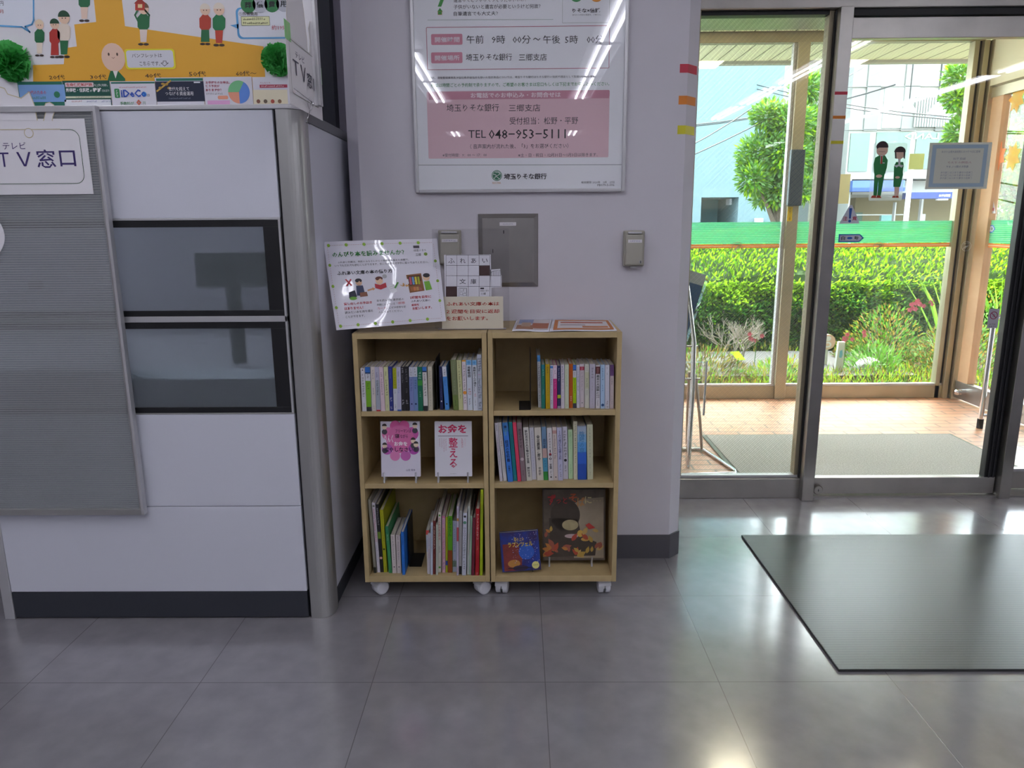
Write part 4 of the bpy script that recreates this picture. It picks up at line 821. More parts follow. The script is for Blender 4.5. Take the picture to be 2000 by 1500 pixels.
MR = [
 (183,228,260,298,185,1003,'#d0ccd8',[],[(.03,.13,'~',K,.5),(.2,.5,'~','#8a6a90',.5),(.55,.72,'~',K,.4)],'thin white book leaning left'),
 (228,280,310,358,178,1000,'#d0cdcc',[],[(.06,.12,'~','#c09030',.5),(.12,.4,'~','#9a6a5a',.5),(.45,.8,'~','#999',.3)],'leaning white book with faint coloured title'),
 (287,370,375,442,180,1010,'#3f80dc',[(0,.15,'#3a78b8')],[(.04,.1,'o','#182c5c',.5),(.12,.22,'~','#8fc4b0',.6),(.29,.66,'経済の教科書','#182048',.66),(.72,.84,'木暮太一','#182048',.4)],'bright blue book with large dark title'),
 (376,430,455,497,175,995,'#1f8c94',[],[(.2,.55,'~','#0f4c60',.6),(.9,.96,'~','#8fd0a0',.5)],'teal book with dark specks'),
 (432,488,513,553,178,1005,'#dc4464',[],[(.3,.6,'~','#e87088',.3)],'coral red book'),
 (490,562,566,628,180,1002,'#89747a',[],[(.1,.42,'岸辺のヤービ','#33242c',.6),(.6,.64,'o','#c8b8bc',.7),(.8,.9,'~','#4a3038',.4)],'mauve brown leaning book'),
 (580,660,637,707,248,995,'#d6d4cc',[],[(.05,.67,'野村克也の人を動かす言葉',K,.5),(.74,.93,'野村克也',K,.5)],'white book with long black title'),
 (665,735,712,770,248,980,'#cecdd8',[],[(.05,.4,'~','#8a8aa0',.4),(.45,.85,'~','#6a8ab8',.2)],'white book with pale blue lines'),
 (737,830,780,870,250,990,'#d4cec2',[],[(.14,.62,'金足農業、燃ゆ',K,.52),(.74,.9,'中村計',K,.4)],'thick cream book with bold black title'),
 (835,905,873,932,240,985,'#6f90b0',[(.4,.58,'#c8a8a0'),(.58,.83,'#4c98b8'),(.84,1,'#2f8c38')],[(.22,.4,'自分史','#142848',.6),(.62,.75,'~','#1c5070',.5)],'blue book with peach band and green foot'),
 (910,985,944,1008,255,993,'#d5d1d2',[],[(.08,.38,'~','#3a3a3a',.4),(.41,.61,'100',K,.6),(.46,.53,'o','#c83848',.5),(.63,.65,'の',K,.25),(.67,.78,'言葉',K,.55),(.8,.9,'~',K,.4),(.91,.95,'o','#333',.35)],'white book with number 100 and red ring'),
 (988,1050,1013,1070,245,990,'#cfc2bc',[(.06,.12,'#b89088')],[(.14,.6,'~','#6a4a4a',.6),(.92,.95,'o','#222',.3)],'cream-pink book with small plain motif at foot'),
 (1053,1125,1076,1140,250,992,'#bcbcd6',[],[(.06,.6,'20代で選ばれる成績の法則','#4a4a78',.55),(.68,.8,'~','#38386a',.4),(.84,.93,'~',K,.5)],'lavender book with violet title'),
 (1128,1200,1146,1212,240,972,'#cfccd8',[],[(.07,.58,'~',K,.8),(.61,.66,'o',K,.6),(.72,.85,'~',K,.5)],'white book with black crown mark'),
 (1208,1275,1222,1280,280,958,'#b8d8ac',[],[(.05,.15,'~','#5ab858',.5),(.2,.4,'~','#8ac880',.3),(.7,.9,'~','#6aa860',.3)],'pale green shorter book'),
 (1284,1338,1290,1342,165,978,'#cfccb0',[],[(.03,.25,'~','#8a8a70',.7),(.27,.46,'~',K,.6),(.46,.72,'~','#8a7c20',.6),(.76,.9,'~','#a04a3a',.3)],'tall cream book with olive title'),
 (1340,1464,1348,1468,228,980,'#2450b0',[(0,.02,'#9aa4b4'),(.02,.15,'#a4b4c8'),(.15,.3,'#84b0d4'),(.3,.48,'#5c9cd8'),(.48,.7,'#3064cc')],[(.1,.5,'陰陽の京','#3c7cb0',.6)],'thick blue book with pale top'),
 (1472,1555,1480,1560,208,975,'#c6c8aa',[],[(.06,.6,'~','#5a5c48',.2),(.7,.8,'~',K,.2),(.85,.92,'~',K,.2)],'cream worn book at open end of row'),
]
cMR = lambda a, b: (940+a/7.143, 800+b/7.143)
shelf_of_books(MR, SHZ[1], .13, cMR, 'on right bookcase middle shelf', 'books on the middle shelf of the right bookcase', (-.1405, .2245))
BLa = [
 (190,220,262,298,165,1105,'#8f8c80',[(.92,1,'#25251f')],[(.45,.5,'~','#444',.5),(.62,.9,'~','#b0ada0',.4)],'thin grey book with black foot'),
 (236,275,310,343,210,1098,'#cdc8d2',[],[(.02,.07,'o','#777a70',.8),(.08,.55,'~','#b02850',1.1),(.6,.85,'~','#4a4a78',.4)],'white picture book with crimson lettering'),
 (280,325,350,384,230,1095,'#1b1a1e',[(.4,.5,'#6a8c28')],[(.05,.3,'~','#c8c8cc',.7),(.75,.82,'o','#e0b0a8',.9)],'black picture book'),
 (334,383,394,430,300,1095,'#a9ab18',[],[(.05,.5,'~','#4a4c10',.5),(.6,.65,'o','#302010',.6),(.9,.97,'~','#444',.4)],'yellow-green book with a dark figure'),
 (404,447,456,493,510,1105,'#3a8c58',[(0,.15,'#2c7c58')],[(.16,.3,'~','#cfe4d8',.5),(.5,.9,'~','#58ac58',.6)],'green shorter book'),
 (475,528,500,552,620,1108,'#cfc6c4',[],[(.03,.12,'~','#6a3a3a',.6),(.15,.65,'~','#4a4a4a',.4),(.8,.86,'o',K,.3)],'off-white small book with printed mark'),
 (542,595,560,612,620,1108,'#cfc4c2',[],[(.03,.12,'~','#6a3a3a',.6),(.15,.65,'~','#5a5a5a',.4),(.8,.86,'o',K,.3)],'off-white small book beside its twin'),
 (609,640,623,663,580,1128,'#2572d0',[],[(.1,.3,'~','#143a80',.5),(.5,.9,'~','#1a55a8',.3)],'bright blue thin book'),
]
BLb = [
 (900,940,897,936,560,1105,'#cfc8c0',[(0,.1,'#c84c48'),(.12,.5,'#b4bccc')],[(.2,.45,'~','#7a88a8',.4),(.5,.95,'~','#777',.3)],'thin white book with red cap'),
 (950,985,947,980,600,1118,'#c6c2ca',[],[(.1,.3,'~','#5a6ab0',.4),(.38,.6,'~','#b84a5a',.5)],'thin white book with blue and red marks'),
 (986,1014,986,1010,460,1128,'#bcc4d2',[],[(.05,.5,'~','#4c7098',.6)],'thin pale blue book'),
 (1015,1050,1014,1047,440,1120,'#6c2420',[],[(.1,.52,'うんちレストラン','#e0c8b8',.6),(.62,.8,'~','#b08868',.4)],'dark brown-red book with white title'),
 (1053,1077,1053,1077,490,1130,'#c3c8bc',[],[(.05,.3,'~','#5a8a5a',.5),(.5,.95,'~','#777',.3)],'thin pale green-white book'),
 (1079,1120,1083,1119,330,1100,'#cfccc0',[],[(.02,.08,'o','#5c9a3a',.7),(.09,.45,'たんたのたんけん','#b83a3a',.75),(.55,.66,'~','#444a58',.7),(.88,.94,'o','#5c9a3a',.8)],'white book with green dots and red title'),
 (1128,1172,1137,1170,380,1100,'#d0a4b8',[(0,.03,'#c86a98')],[(.05,.14,'~','#a87ab8',.8),(.2,.76,'~','#b02c58',.8),(.8,.95,'~','#4c3a6a',.7)],'pink book with crimson title'),
 (1178,1200,1178,1200,390,1095,'#a8ac18',[(.79,.87,'#3048a0')],[(.2,.6,'~','#6a6c10',.4)],'yellow-green thin book with blue patch'),
 (1203,1262,1208,1262,380,1100,'#58a018',[(.6,1,'#8c4418')],[(.03,.35,'おならさん','#1c3c10',.7)],'green book with brown lower part'),
 (1266,1315,1266,1315,440,1090,'#b4bcd0',[(.78,.9,'#7a9080')],[(.02,.1,'~','#3858a8',.5),(.15,.6,'~','#6a78b8',.6),(.75,.9,'~','#445',.6)],'pale blue book'),
 (1318,1345,1319,1338,255,1135,'#c4bcd0',[(.17,.21,'#b88040'),(.3,.5,'#b84850')],[(.03,.12,'~','#445',.6),(.55,.85,'~','#6a7ab8',.4),(.88,.97,'~','#c04870',.7)],'narrow white book with red middle block'),
 (1349,1390,1348,1376,310,1120,'#bbb8b8',[(.87,1,'#2a2a2c')],[(.1,.5,'~','#999',.3),(.7,.85,'~','#777',.3)],'grey-white book with black foot'),
 (1398,1449,1385,1436,340,1135,'#c5c8d6',[],[(.04,.07,'o','#222',.6),(.1,.2,'o','#4c8068',.8),(.23,.72,'ワッハワッハハイのぼうけん','#3a3f4c',.6),(.76,.9,'~','#444',.6)],'white book with long grey title'),
 (1461,1490,1452,1474,250,1125,'#c0c6c0',[],[(.03,.3,'~','#6a8a7a',.5),(.4,.7,'~','#c05068',.5)],'thin pale green-white tall book'),
 (1492,1518,1477,1498,375,1130,'#9ab8a0',[],[(.05,.4,'~','#2c6c48',.7)],'thin pale green book'),
 (1524,1556,1505,1540,400,1150,'#6e1c30',[],[(.05,.3,'~','#a86070',.4)],'dark crimson book'),
 (1560,1610,1556,1600,285,1145,'#a8141e',[],[(.08,.46,'アントンせんせい','#e6d4c8',.5),(.55,.62,'~','#d8a080',.4),(.95,.99,'~','#e6d4c8',.5)],'bright red picture book with white title'),
 (1622,1657,1613,1645,40,1140,'#a6b818',[],[(.05,.4,'~','#4c5a10',.6),(.9,.98,'~','#444',.5)],'tall yellow-green book against the side panel'),
]
cBL = lambda a, b: (690+a/6.522, 950+b/6.522)
shelf_of_books(BLa, SHZ[0], [.235, .235, .225, .225, .21, .15, .15, .19], cBL, 'in bottom shelf left group', 'picture books in the left group of the bottom shelf', (-.5395, -.30))
shelf_of_books(BLb, SHZ[0], [.17, .19, .2, .2, .2, .21, .2, .2, .2, .2, .22, .22, .23, .22, .2, .2, .23, .24], cBL, 'in bottom shelf right group', 'picture books in the right group of the bottom shelf', (-.36, -.1735))

# bookends
def bookend(xp, z, y0, y1, h, foot, lab):
    t = thing('bookend', lab, 'bookend', (xp, y0, z)); mm = mat('bookend_black', '#232326', .4, .3)
    B(xp, xp+.0014, y0, y1, z+.0012, z+h, mm).build('upright_plate', t, .0004); B(min(xp, xp+foot), max(xp, xp+foot), y0, y1, z+.0001, z+.0012, mm).build('foot_plate', t)
a = pw(1177/7.407+690, 800, .445)[0]
bookend(-.3120, SHZ[2], .452, .56, .158, -.010, 'black L-shaped bookend on the top shelf of the left bookcase')
bookend(-.0298, SHZ[2], .445, .56, .175, -.034, 'black L-shaped bookend in the open gap of the right top shelf')
bookend(-.4235, SHZ[0], .50, .60, .15, .040, 'black bookend in the gap of the left bookcase bottom shelf')

# ------------------------------------------------------------------ books shown face-out on clear stands
def easel(px0, px1, pyb, zs, lab, w, y=.455, back=.06):
    x0, x1 = pw(px0, pyb, y)[0], pw(px1, pyb, y)[0]; t = thing('book_stand', lab, 'book stand', ((x0+x1)/2, y, zs))
    for x in (x0+w, x1-w):
        m = MB(); m.tube([(x, y-.012, zs+.0025), (x, y-.014, zs+.008), (x, y-.004, zs+.016), (x, y-.013, zs+.022), (x, y-.013, zs+.034)], .0030, m_clearp, 8)
        m.tube([(x, y-.012, zs+.0025), (x, y+back, zs+.0025)], .0030, m_clearp, 8); m.tube([(x, y-.004, zs+.016), (x, y+.030, zs+.018), (x, y+.055, zs+.13)], .0030, m_clearp, 8)
        m.build('support_arm', t)
    m = MB(); m.tube([(x0+w, y+.054, zs+.125), (x1-w, y+.054, zs+.125)], .0030, m_clearp, 8); m.tube([(x0+w, y+back, zs+.0025), (x1-w, y+back, zs+.0025)], .0030, m_clearp, 8); m.build('cross_bar', t)
def faceout(q0, q1, q2, q3, Y, zb, th, lean, lab, base, draw, roll=0., nm='book'):
    """cover corners in the photo: top-left, top-right, bottom-left, bottom-right"""
    L, _ = pw(*q2, Y); R_, _ = pw(*q3, Y); w = R_-L; zt = pw(*q0, Y+math.tan(lean)*.15)[1]; h = (zt-zb)/math.cos(lean)
    O = Vector(((L+R_)/2, Y, zb)); V = Vector((0, math.sin(lean), math.cos(lean))); U = Vector((1, 0, 0))
    if roll: Rm = Matrix.Rotation(-roll, 3, 'Y'); U = Rm @ U; V = Rm @ V
    F = Fr(O, U, V); N = F.N; t = thing(nm, lab, 'book', tuple(O))
    m = MB(); R3 = Matrix((( U.x, -N.x, V.x, O.x), (U.y, -N.y, V.y, O.y), (U.z, -N.z, V.z, O.z), (0, 0, 0, 1))); bm_ = mat('cover_'+base.lstrip('#'), base, .35); ct = .0012
    m.box(-w/2, w/2, 0, ct, 0, h, bm_, R3); m.box(-w/2, w/2, th-ct, th, 0, h, bm_, R3); m.box(-w/2, -w/2+ct, ct, th-ct, 0, h, bm_, R3)
    draw(m, F, w, h); m.build('cover', t); P = MB(); P.box(-w/2+ct, w/2-.002, ct, th-ct, .002, h-.002, m_pages, R3); P.build('page_block', t)
def TT(m, F, w, h, s, a0, b0, a1, b1, c, b=.0, l=.0008): m.text(F, s, (a0-.5)*w, (1-b1)*h, (a1-.5)*w, (1-b0)*h, c, b, l)   # fractions from top-left
def dA(m, F, w, h):
    q = lambda a, b: ((a-.5)*w, (1-b)*h)
    for a, b, r, c in ((.38, .08, .14, '#d860a0'), (.60, .08, .14, '#d860a0'), (.2, .22, .17, '#dc7cb0'), (.8, .22, .17, '#c85ca8'), (.16, .5, .14, '#c060b8'), (.84, .5, .14, '#b850b0'), (.36, .62, .13, '#dc84b8'), (.63, .62, .13, '#c468b0'), (.5, .32, .36, '#d870a8')):
        m.disc(F, *q(a, b), r*w, c, .0003+b*.0002)
    for a, b in ((.10, .10), (.88, .08), (.83, .35), (.90, .42), (.10, .44)):
        m.disc(F, *q(a, b+.085), .07*w, '#4a4450', .0006); m.disc(F, *q(a, b), .062*w, '#e4cfb8', .0007); m.disc(F, *q(a, b-.02), .062*w, '#3c3434', .0008, 14, None, 0, 180)
    TT(m, F, w, h, 'フリーマンは', .38, .14, .78, .20, '#3c2038', .01, .001); TT(m, F, w, h, '寝', .36, .22, .48, .30, '#3c2038', .01, .001); TT(m, F, w, h, 'ながら', .50, .23, .70, .30, '#3c2038', .01, .001)
    TT(m, F, w, h, 'りんく', .10, .24, .32, .38, '#f0e8f0', .02, .001); TT(m, F, w, h, 'お金を', .34, .36, .68, .44, '#f6f0f6', .03, .001); TT(m, F, w, h, '増やしなさい!!', .08, .46, .90, .55, '#2c1c40', .02, .0011); TT(m, F, w, h, '山田 寛幸', .64, .86, .87, .90, '#3a3a70')
def dB(m, F, w, h):
    TT(m, F, w, h, 'お金を', .10, .05, .86, .21, '#c8285c', .03); m.rect(F, -.41*w, .735*h, .40*w, .742*h, '#2c2430', .0005); TT(m, F, w, h, '整\nえ\nる', .38, .29, .62, .84, '#c8285c', .012)
    m.marks(F, .21*w, .53*h, .27*w, .70*h, '#c8285c', 5); m.marks(F, .31*w, .55*h, .33*w, .70*h, '#d88098', 8)
    for i, (a, b) in enumerate(((.12, .45), (.18, .47), (.235, .55), (.29, .53))): m.marks(F, (a-.5)*w, (1-b)*h, (a-.47)*w, .70*h, '#b04068', 10)
    m.marks(F, -.09*w, .045*h, .08*w, .055*h, '#333', 8)
zA = SHZ[1]+.018
faceout((744, 824), (821, 824), (745, 929), (821, 929), .452, zA, .012, .14, 'face-out white book with pink flower cover, left on middle shelf', '#dcd8e6', dA)
faceout((849, 824), (921, 824), (850, 929), (922, 929), .452, zA, .012, .14, 'face-out white book with red title on middle shelf, right of the flower book', '#dcdbe4', dB)
easel(744, 821, 935, SHZ[1], 'clear plastic stand under the pink flower book', .012); easel(849, 922, 935, SHZ[1], 'clear plastic stand under the red-titled white book', .012)
m_leafpic = mat('cover_brown_wash', '#4c423a', .4, noise=.5, nscale=14, ncol='#6d6252')
def dC(m, F, w, h):
    q = lambda a, b: ((a-.5)*w, (1-b)*h)
    m.rect(F, -w/2+.004, .002, w/2-.002, h-.002, m_leafpic, .0003)
    wb = mat('wash_beige', '#a3957f', .5, noise=.25, nscale=12); wd = mat('wash_dark', '#4a4036', .5, noise=.3, nscale=16)
    m.poly(F, [q(*p) for p in ((.50, .20), (.62, .14), (.97, .11), (.975, .965), (.5, .965))], wb, .0004)
    m.disc(F, *q(.36, .36), .235*w, wd, .0006, 30, .22*h); m.poly(F, [q(*p) for p in ((.10, .40), (.56, .42), (.62, .66), (.86, .74), (.84, .93), (.12, .95))], wd, .0006)
    m.disc(F, *q(.44, .50), .13*w, mat('wash_cream', '#b3a57c', .5, noise=.35, nscale=22), .0008, 24, .075*h)
    m.disc(F, *q(.46, .655), .11*w, '#b09a98', .0009, 16, .03*h); m.disc(F, *q(.60, .62), .05*w, '#c8a048', .0010, 12, .05*h); m.disc(F, *q(.68, .70), .07*w, '#c09448', .0010, 12, .028*h)
    rnd = random.Random(5)
    for i in range(34):
        a = rnd.uniform(.05, .95); b = .91-.08*abs(math.sin(a*5))+rnd.uniform(-.05, .03) if i < 24 else rnd.uniform(.5, .8); a = a if i < 24 else rnd.uniform(.04, .14) if i < 29 else rnd.uniform(.5, .85)
        c = rnd.choice(('#a84a30', '#b87838', '#b09040', '#985440', '#a84434', '#b89858')); r = rnd.uniform(.035, .07)*w; an = rnd.uniform(0, 3.1); u, v = q(a, b)
        m.poly(F, [(u+r*k*math.cos(an+t_), v+r*k*math.sin(an+t_)) for t_, k in ((0, 1.3), (.6, .7), (1.5, .6), (2.5, .8), (3.14, 1.1), (3.9, .7), (4.7, .6), (5.6, .7))], c, .0008+i*.00002)
    m.poly(F, [q(*p) for p in ((.68, .50), (.74, .47), (.84, .54), (.74, .56))], '#b83c34', .0018)
    for s, x0, x1, y0, y1, c in (('ず', .08, .21, .07, .22, '#b83434'), ('っと', .22, .39, .11, .20, '#ac3838'), ('そ', .42, .55, .06, .18, '#c05a34'), ('ば', .55, .67, .11, .24, '#c08850'), ('に', .67, .78, .10, .20, '#c8ba88'), ('…', .80, .93, .155, .165, '#bcae80')): TT(m, F, w, h, s, x0, y0, x1, y1, c, .02, .0016)
def dD(m, F, w, h):
    q = lambda a, b: ((a-.5)*w, (1-b)*h)
    m.rect(F, -w/2+.002, .001, w/2-.001, h-.001, mat('wash_night', '#24409a', .4, noise=.6, nscale=26, ncol='#3a2850'), .0003)
    m.poly(F, [q(*p) for p in ((.06, .3), (.45, .3), (.55, .6), (.5, .98), (.06, .98))], mat('wash_red', '#8c3a34', .5, noise=.4, nscale=30), .0004)
    m.disc(F, *q(.66, .52), .2*w, '#2f5cb8', .0005); m.disc(F, *q(.32, .8), .16*w, '#b8803c', .0006, 16, .1*w); m.disc(F, *q(.48, .92), .2*w, '#3c2c48', .0007, 16, .07*w)
    rnd = random.Random(9)
    for i in range(110): a = rnd.uniform(.3, .97); b = rnd.uniform(.04, .8); m.disc(F, *q(a, b), rnd.choice((.004, .006, .01))*w, rnd.choice(('#d8dcf0', '#c8a8e0', '#9ab0e8')), .0008, 6)
    TT(m, F, w, h, '塔の上の', .36, .14, .62, .24, '#d8b83c', .01, .0014); TT(m, F, w, h, 'ラプンツェル', .20, .25, .84, .38, '#dcc040', .02, .0014); m.disc(F, *q(.87, .87), .095*w, '#e0dc88', .001); m.marks(F, *q(.80, .89), *q(.94, .84), '#8a8a5a', 5, .0012)
faceout((1050, 958), (1178, 958), (1060, 1091), (1182, 1094), .505, SHZ[0]+.018, .012, .13, 'large square picture book with autumn leaves cover on right bottom shelf', '#463c34', dC)
easel(1072, 1156, 1098, SHZ[0], 'clear plastic stand under the autumn leaves picture book', .001, .508)
faceout((970, 1037), (1050, 1031), (981, 1119), (1057, 1112), .452, SHZ[0]+.0080, .020, .20, 'small blue starry board book leaning left on right bottom shelf', '#26366c', dD, roll=.075)
t = thing('wire_stand', 'thin dark wire stand in front of the small blue board book', 'book stand', (-.07, .44, SHZ[0]))
m = MB(); m.tube([(-.10, .445, SHZ[0]+.020), (-.055, .442, SHZ[0]+.024), (-.028, .442, SHZ[0]+.025), (-.024, .441, SHZ[0]+.020), (-.023, .440, SHZ[0]+.012), (-.023, .47, SHZ[0]+.002)], .0011, m_black, 6); m.tube([(-.023, .47, SHZ[0]+.002), (-.023, .56, SHZ[0]+.002), (-.10, .56, SHZ[0]+.002), (-.10, .47, SHZ[0]+.002), (-.10, .445, SHZ[0]+.020)], .0011, m_black, 6)
m.build('wire_frame', t)

# ================================================================== ON TOP OF THE BOOKCASES
TZ = .8535
# laminated guide sheet, slightly curled and glossy
def bil(c, s, t_): return (c[0]*(1-s)+c[1]*s)*(1-t_)+(c[2]*(1-s)+c[3]*s)*t_
def pt3(x, y, Y): a = pw(x, y, Y); return Vector((a[0], Y, a[1]))
cor = [pt3(632, 473, .52), pt3(853, 466, .52), pt3(657, 645, .438), pt3(871, 627, .462)]
for k_ in (2, 3): cor[k_].z = max(cor[k_].z, TZ+.0006)
m_lam = mat('laminated_sheet', '#dddbe6', .35, coat=1.)
m_lam.node_tree.nodes['Principled BSDF'].inputs['Coat Roughness'].default_value = .03
NU, NV = 26, 14
def curl(s, t_):
    p = bil(cor, s, t_); n_ = Vector((0, -1, .15)).normalized()
    return p + n_*(.010*math.sin(s*3.1+.4)*(1-t_)+.0030*math.sin(s*9+t_*4)*(1-abs(2*t_-1))+.0006*math.sin(t_*30+s*8))
class Curl:
    def p(s, u, v, l=0):
        q = curl(u, 1-v); return q + Vector((0, -1, .35)).normalized()*l
m = MB(); vs = []; off = Vector((0, .0008, 0))
for j in range(NV+1):
    for i in range(NU+1): vs.append(curl(i/NU, j/NV))
n0 = len(vs); vs += [v+off for v in vs]
fs = []
for j in range(NV):
    for i in range(NU): a = j*(NU+1)+i; b_ = a+NU+1; fs.append((a, b_, b_+1, a+1)); fs.append((n0+a, n0+a+1, n0+b_+1, n0+b_))
m.add(vs, fs, m_lam, True)
F = Curl()
qL = lambda x, y: ((x-60)/1240., 1-(y-100)/920.)          # crop pixels of the sheet in its own square
def sub(pts, k): return pts
def TL_(s, x0, y0, x1, y1, c=K, b=.0): m.text(F, s, *qL(x0, y1), *qL(x1, y0), c, b, .0012)
for i in range(6):
    a = (i+.18)/6*1.02
    m.disc(F, .03+a*.93-.015, .955, .014, '#8fb83a', .0010, 12, .019); m.disc(F, .03+a*.93-.015, .04, .014, '#8fb83a', .0010, 12, .019)
for i in range(3): m.disc(F, .03, .27+.24*i-.02, .013, '#8fb83a', .0010, 12, .018); m.disc(F, .965, .27+.24*i-.02, .013, '#8fb83a', .0010, 12, .018)
for i in range(60):
    s = .03+.93*i/60; m.rect(F, s, .953, s+.007, .957, '#a86a5a', .0008); m.rect(F, s, .038, s+.007, .042, '#a86a5a', .0008)
for i in range(34):
    s = .05+.9*i/34; m.rect(F, .029, s, .031, s+.013, '#a86a5a', .0008); m.rect(F, .964, s, .966, s+.013, '#a86a5a', .0008)
TL_('のんびり本を読みませんか？', 140, 210, 930, 268, '#2f8038', .02); TL_('ふれあい文庫は、市民のみなさんからの寄贈本を集めた本棚で、', 190, 312, 970, 334); TL_('いつでもだれでも読むことができます。気になる本をぜひ手に取ってみてください。', 150, 345, 1180, 370)
TL_('ふれあい文庫の本の借り方', 165, 415, 775, 458, b=.02)
TL_('貸し出しのお手続き', 185, 745, 500, 772, '#c03040', .02); TL_('はありません！', 185, 792, 395, 822, '#c03040', .02); TL_('読みたい本を持ち帰る', 185, 835, 500, 862); TL_('ことができます。', 185, 880, 400, 906)
TL_('本を読んだら裏表紙の', 555, 735, 860, 760); TL_('内側に入っている「', 555, 778, 785, 803); TL_('感想', 790, 775, 865, 800, '#c03040'); TL_('カード', 555, 818, 650, 842, '#c03040'); TL_('」にぜひ感想を記', 655, 818, 870, 842); TL_('入してみてください。', 560, 858, 830, 882)
TL_('2週間を目安に', 930, 722, 1165, 752, '#c03040', .02); TL_('ふれあい文庫に', 935, 765, 1150, 790); TL_('返却を', 935, 805, 1020, 832, '#c03040', .02); TL_('お願いします。', 940, 842, 1160, 872, '#c03040', .02)
m.rect(F, *qL(1035, 200), *qL(1100, 172), '#4a4450', .001); TL_('緑豊のまち', 1035, 212, 1170, 238, '#777'); TL_('三郷', 1050, 258, 1110, 288, '#555'); m.disc(F, *qL(1160, 268), .016, '#7a9a3a', .001, 10, .02)
def qd(x, y, rx, c, ry=None, l=.001): m.disc(F, *qL(x, y), rx/1240, c, l, 14, (ry or rx)/920)
def qp(pts, c, l=.001): m.poly(F, [qL(*p) for p in pts], c, l)
qp([(240, 505), (255, 500), (310, 565), (295, 575)], '#c8404c'); qp([(300, 500), (312, 510), (255, 575), (240, 568)], '#c8404c')
qd(385, 540, 36, '#e0b898'); qd(385, 522, 38, '#33303a', 22, .0012); qp([(350, 575), (425, 575), (440, 680), (345, 680)], '#3a4262'); qp([(260, 640), (330, 620), (345, 690), (255, 700)], '#2b3040'); qp([(380, 650), (460, 645), (465, 690), (380, 695)], '#8c5a44', .0012); qd(300, 705, 42, '#7ab84a', 18, .0012); qp([(470, 625), (530, 610), (528, 600), (560, 618), (532, 636), (530, 626), (472, 640)], '#d8a070')
qd(615, 535, 42, '#e8c4a4'); qd(615, 512, 42, '#6a3c30', 22, .0012); qp([(560, 565), (620, 582), (685, 560), (690, 610), (620, 632), (562, 612)], '#b8303c', .0014); qd(680, 492, 26, '#b0b0b4', 22)
qp([(700, 600), (780, 580), (800, 660), (730, 680)], '#e8e8ee'); m.line(F, [qL(715, 612), qL(775, 598)], .002, '#888', .0012); m.line(F, [qL(720, 632), qL(780, 618)], .002, '#888', .0012); qp([(770, 620), (815, 560), (830, 568), (786, 630)], '#5c9a48', .0014)
m.line(F, [qL(845, 595), qL(870, 610), qL(888, 590), (qL(876, 578)), qL(872, 605), qL(910, 605)], .006, '#d8a050', .001); qp([(905, 590), (935, 605), (905, 620)], '#d8a050')
qp([(920, 490), (1085, 478), (1100, 670), (935, 685)], '#8c5c34'); qp([(935, 505), (1075, 495), (1080, 600), (942, 608)], '#5c3820', .0012)
for i, c in enumerate(('#c85c70', '#70a0d0', '#d8c840', '#a8b030')): qp([(948+30*i, 515), (970+30*i, 513), (972+30*i, 596), (950+30*i, 598)], c, .0014)
for i, c in enumerate(('#a86838', '#c87848', '#b88850', '#a05c5c')): qp([(948+32*i, 625), (975+32*i, 622), (978+32*i, 662), (950+32*i, 665)], c, .0014)
qd(1135, 525, 38, '#e8c4a0'); qd(1140, 503, 38, '#2c2a30', 24, .0012); qp([(1105, 570), (1165, 565), (1185, 660), (1115, 668)], '#74b038')
tag(m.build('laminated_sheet'), 'curled glossy laminated guide sheet leaning at the left end of the bookcase top', 'notice')
t = thing('sheet_rest', 'clear plastic rest under the curled laminated sheet', 'stand', (-.46, .49, TZ))
m = MB(); m.box(-.50, -.30, .472, .474, TZ, TZ+.012, m_acryl); m.build('plastic_foot', t)
# clear acrylic menu holder with crossword card and beige notice
AY = .50
t = thing('acrylic_stand', 'clear acrylic upright sign stand straddling the two bookcases', 'sign stand', (-.18, AY, TZ))
x0, x1 = pw(849, 637, AY)[0], pw(995, 637, AY)[0]; ztop = pw(905, 447, AY)[1]
m = MB(); m.box(x0, x1, AY, AY+.002, TZ+.003, ztop, m_acryl); m.build('upright_panel', t, .0006); B(x0+.01, x1-.01, AY-.006, AY+.022, TZ, TZ+.0025, m_acryl).build('base_plate', t, .0006)
CYY = AY-.0035; F = FY(CYY); qq = lambda x, y: pw(620+x/5.263, 450+y/5.263, CYY)
m = MB()
a_, b_ = qq(1312, 690), qq(1782, 248); m.box(a_[0], b_[0], CYY, CYY+.0012, TZ+.01, b_[1], m_gpaper)
a2, b2 = qq(1782, 585), qq(1892, 462); m.box(a2[0], b2[0], CYY, CYY+.0012, a2[1], b2[1], m_gpaper); a3, b3 = qq(1775, 462), qq(1885, 396); m.prism([(a3[0], CYY, a3[1]), (b3[0], CYY, a3[1]), (b3[0]-.002, CYY, b3[1]), (a3[0], CYY, b3[1]-.002)], (0, .0012, 0), m_gpaper)
gx = [1322, 1434, 1550, 1662, 1772]; gy = [255, 360, 466, 576, 690]
for x in gx: m.line(F, [qq(x, 255), qq(x, 690)], .0008, '#3a3a44')
for y in gy: m.line(F, [qq(1322, y), qq(1772, y)], .0008, '#3a3a44')
m.line(F, [qq(1772, 466), qq(1885, 466), qq(1885, 576), qq(1772, 576)], .0008, '#3a3a44')
m.rect(F, *qq(1664, 464), *qq(1770, 362), '#4a3434', .0006); m.rect(F, *qq(1324, 688), *qq(1432, 578), '#4a3434', .0006)
def TC(s, x0, y0, x1, y1, c='#3a3a44', b=.0): m.text(F, s, *qq(x0, y1), *qq(x1, y0), c, b, .0009)
TC('ふ', 1345, 285, 1410, 338); TC('れ', 1465, 285, 1522, 338); TC('あ', 1578, 285, 1632, 338); TC('い', 1695, 288, 1750, 334); TC('文', 1460, 498, 1525, 552); TC('庫', 1575, 498, 1632, 552)
